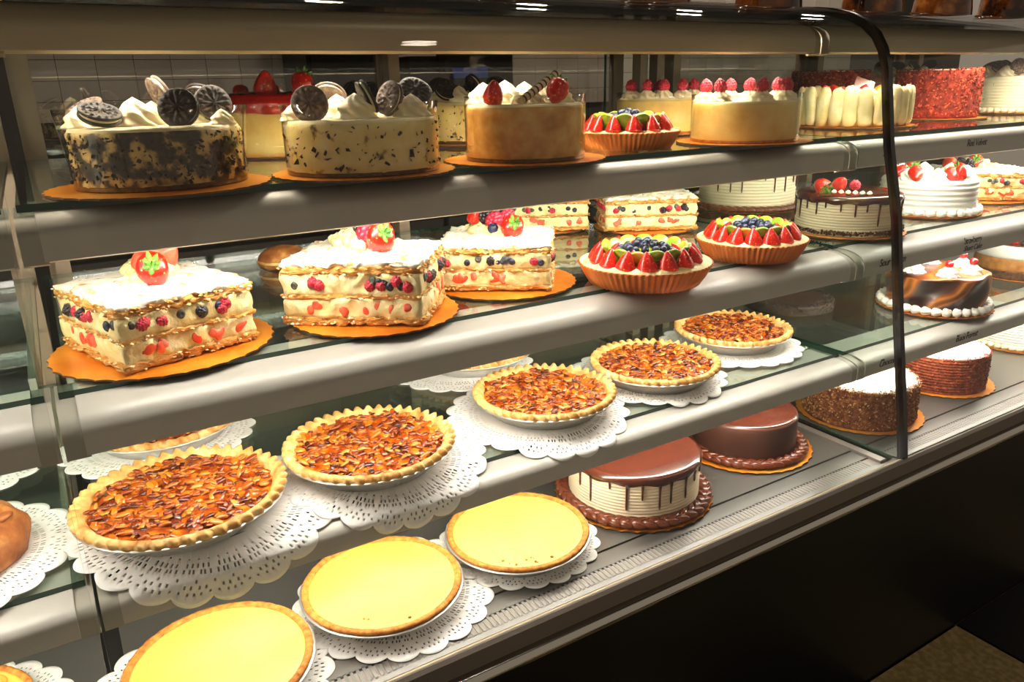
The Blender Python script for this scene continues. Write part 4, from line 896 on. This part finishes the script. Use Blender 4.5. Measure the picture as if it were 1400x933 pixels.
FILL = mesh('fill', *lathe([(PR*0.89, PH*1.0)]+[(PR*0.89*(1-i/14), PH*1.08) for i in range(1, 14)]+[(0, PH*1.08)], 90, lambda t, i, r, z: (r, z+0.004*nz(r*math.cos(t), r*math.sin(t), 0, 28, 61)+0.002*nz(r*math.cos(t), r*math.sin(t), 0, 90, 6))), M_pecanfill)
def pecan_pie(label, x, y, sc, k, rx=0.0, ry=0.0):
    t = thing('pecan_pie', label, 'pie', (x, y, S3+0.0024), 0.9*k+0.3, 'glazed pecan pies in foil tins'); t.scale = (sc, sc, 1.0)
    obj('foil_tin', TIN, t); obj('crimped_crust', CRUST, t); obj('pecan_filling', FILL, t); tag(obj('pecan_topping', NUTS[k % 2], t), kind='stuff'); return t
PIES = [('large pecan pie crossing the glass joint, first in the front row of the lower shelf', 0.088, 0.992, 1.08, 0), ('pecan pie second in the front row, its doily draped over the shelf nose', 0.352, 0.996, 1.03, 1),
        ('pecan pie third in the front row of the lower shelf, left of the touching pair', 0.677, 1.013, 1.0, 2), ('pecan pie fourth in the front row, between two other pecan pies', 0.930, 1.016, 0.985, 3),
        ('pecan pie at the end of the lower shelf next to the end glass', 1.203, 1.078, 0.985, 4), ('pecan pie in the back row behind the large first pie', 0.105, 1.275, 1.0, 5), ('pecan pie in the back row behind the third pie', 0.687, 1.290, 1.0, 6)]
for a in PIES: pecan_pie(*a)
DL = [(0.115, 0.985, 0.170, 0.0, 'lace doily under the large first pecan pie, hanging over the nose', True), (0.365, 0.985, 0.158, 0.2, 'lace doily under the second pecan pie, hanging over the nose', True),
      (0.660, 1.010, 0.158, 0.1, 'lace doily under the third pecan pie', True), (0.930, 1.035, 0.150, 0.3, 'lace doily under the fourth pecan pie', True), (1.195, 1.075, 0.150, 0.4, 'lace doily under the pecan pie by the end glass', False),
      (0.095, 1.275, 0.150, 0.1, 'lace doily under the back row pecan pie near the glass joint', False), (0.66, 1.295, 0.150, 0.5, 'lace doily under the back row pecan pie behind the third', False)]
DRAPE = [(EDGE[3]-0.001, 0.0)]+[(y-0.0035, z-S3+0.0030) for y, z in NOSE[3] if y < 0.900][:-1]+[(0.8600, -0.20)]
for i, (x, y, R, rz, lb, dr) in enumerate(DL): doily(lb, x, y, S3+0.0009*(i % 2), R, rz, EDGE[3]-0.001 if dr else None, DRAPE)
LR, LH = 0.117, 0.026
LTIN = mk_tin(LR, LH)
def f(t, i, r, z):
    w = [0, 0.6, 1, 1, 1, 0.6, 0][i]; return (r+w*0.0012*nz(math.cos(t)*14, math.sin(t)*14, i*0.4, 1.7, 3), z+w*0.0012*nz(math.cos(t)*14, math.sin(t)*14, i*0.4, 1.7, 8))
LCRUST = mesh('lcrust', *lathe([(LR*0.90, LH*0.70), (LR*0.96, LH*0.95), (LR*0.995, LH*1.12), (LR*0.985, LH*1.24), (LR*0.95, LH*1.28), (LR*0.915, LH*1.22), (LR*0.89, LH*1.0)], 200, f), M_graham)
LFILL = mesh('lfill', *lathe([(LR*0.915, LH*1.06), (LR*0.90, LH*1.15), (LR*0.87, LH*1.16), (LR*0.4, LH*1.17), (0, LH*1.17)], 72, lambda t, i, r, z: (r*(1+0.006*nz(math.cos(t)*6, math.sin(t)*6, 0, 1, 5)), z)), M_lemon)
LC = mesh('lcrumb', *ball(0.0032, 0.0026, 0.002, 7, 5), M_graham)
for k, (x, y, lb) in enumerate([(0.086, 0.880, 'lemon tart at the bottom edge of the picture, crossing the glass joint'), (0.325, 0.920, 'lemon tart second in the row, overlapping its two neighbours'), (0.565, 0.928, 'lemon tart next to the chocolate drip cake')]):
    t = thing('lemon_tart', lb, 'tart', (x, y, S4+0.0018), 0.7*k, 'yellow lemon tarts in foil tins')
    obj('foil_tin', LTIN, t); obj('crumb_crust', LCRUST, t); obj('lemon_filling', LFILL, t)
    rnd = random.Random(k+3)
    for j in range(9 if k == 2 else 3):
        a = rnd.uniform(-2.4, -1.5)-0.7*k; q = LR*rnd.uniform(0.72, 0.86); obj('crumb', LC, t, (q*math.cos(a), q*math.sin(a), LH*1.18), (0, 0, j), rnd.uniform(0.4, 1.0))
    doily(['lace doily under the lemon tart at the bottom edge', 'lace doily under the second lemon tart', 'lace doily under the lemon tart by the drip cake'][k], [0.07, 0.345, 0.575][k], [0.875, 0.925, 0.94][k], S4-0.001+0.0007*k, [0.155, 0.150, 0.135][k], 0.3*k)

# ------------------------------------------------------------------ left neighbour's goods
t = thing('brown_loaf', 'dark brown round loaf on a doily cut by the left picture edge', 'bread', (-0.185, 1.035, S3+0.0012))
vv, ff = ball(0.100, 0.095, 0.045, 40, 20); obj('loaf_body', mesh('loaf', [(x*(1+0.08*nz(x, y, z, 30, 1)), y*(1+0.08*nz(x, y, z, 30, 2)), max(z, -0.018)+0.018+0.010*nz(x, y, z, 45, 3)*(z > -0.01)) for x, y, z in vv], ff, M_bread), t)
for k in range(14):
    a = k*2.4; q = 0.075*math.sqrt((k+0.5)/14); bv, bf = ball(0.016, 0.010, 0.005, 10, 6)
    obj('crust_piece', mesh('cp', bv, bf, M_bread), t, (q*math.cos(a), q*math.sin(a), 0.018+0.045*math.sqrt(max(0, 1-(q/0.1)**2))), (0.3*math.sin(a), 0.3, a*1.3))
doily('lace doily under the dark brown loaf', -0.185, 1.035, S3, 0.150, 0.1)
doily('lace doily in the back row behind the brown loaf', -0.20, 1.34, S3, 0.150, 0.3)
t = thing('glazed_tart', 'yellow glazed tart on a doily in the bottom corner of the picture', 'tart', (-0.215, 0.955, S4+0.0012))
obj('foil_tin', LTIN, t, scale=0.85); obj('crumb_crust', LCRUST, t, scale=0.85); obj('yellow_filling', LFILL, t, scale=0.85)
for k in range(9):
    a = 2*PI*k/9; obj('orange_slice', B_orange, t, (0.062*math.cos(a), 0.062*math.sin(a), 0.030), (0.25, 0, a+PI/2), 1.5)
doily('lace doily under the yellow glazed tart in the corner', -0.215, 0.955, S4-0.001, 0.140, 0.2)

# ------------------------------------------------------------------ on top of the cases and behind them
prof = [(0, 0), (0.070, 0), (0.074, 0.004), (0.072, 0.04), (0.066, 0.09), (0.052, 0.15), (0.030, 0.19), (0.010, 0.205), (0.012, 0.22), (0.016, 0.23), (0, 0.236)]
JAR = mesh('jar', *lathe(prof, 36, lambda t, i, r, z: (r*(1+0.02*math.cos(18*t)) if 0 < i < 7 else r, z)), M_amber)
for k, (x, d) in enumerate([(0.80, 'first along the case top'), (1.15, 'second along the case top'), (1.49, 'third along the case top'), (1.87, 'over the end glass'), (2.175, 'second past the end glass'), (2.50, 'at the right picture edge')]):
    t = thing('glass_dome', 'ribbed amber glass dome standing on the case top, '+d, 'glass dome', (x, 1.30, 1.576), 0, 'amber glass domes on the case top')
    obj('dome_body', JAR, t)
t = thing('coffee_machine', 'black machine with a small blue display on the back counter', 'machine', (1.22, 2.36, 1.10))
obj('machine_body', mesh('mb', *box(-0.20, 0.16, -0.12, 0.16, 0, 0.44), M_machine, False), t)
obj('machine_head', mesh('mh', *box(-0.10, 0.14, -0.16, -0.10, 0.30, 0.46), M_machine, False), t)
obj('display', mesh('md', *box(-0.075, 0.045, -0.166, -0.158, 0.375, 0.405), M_screen, False), t)
t = thing('dark_cabinet', 'tall dark cabinet against the tiled back wall', 'cabinet', (0.86, 2.42, 0))
obj('cabinet_body', mesh('cb', *box(-0.13, 0.12, -0.10, 0.14, 0, 1.9), M_machine, False), t)
obj('cabinet_door', mesh('cd', *box(-0.12, 0.11, -0.116, -0.102, 0.05, 1.88), M_black, False), t)
t = thing('back_counter', 'low dark work counter behind the display cases', 'counter', (1.6, 2.38, 0))
obj('counter_body', mesh('cbd', *box(-0.48, 1.4, -0.16, 0.18, 0, 1.06), M_machine, False), t); obj('worktop', mesh('cw', *box(-0.5, 1.42, -0.18, 0.19, 1.06, 1.10), M_alu2, False), t)
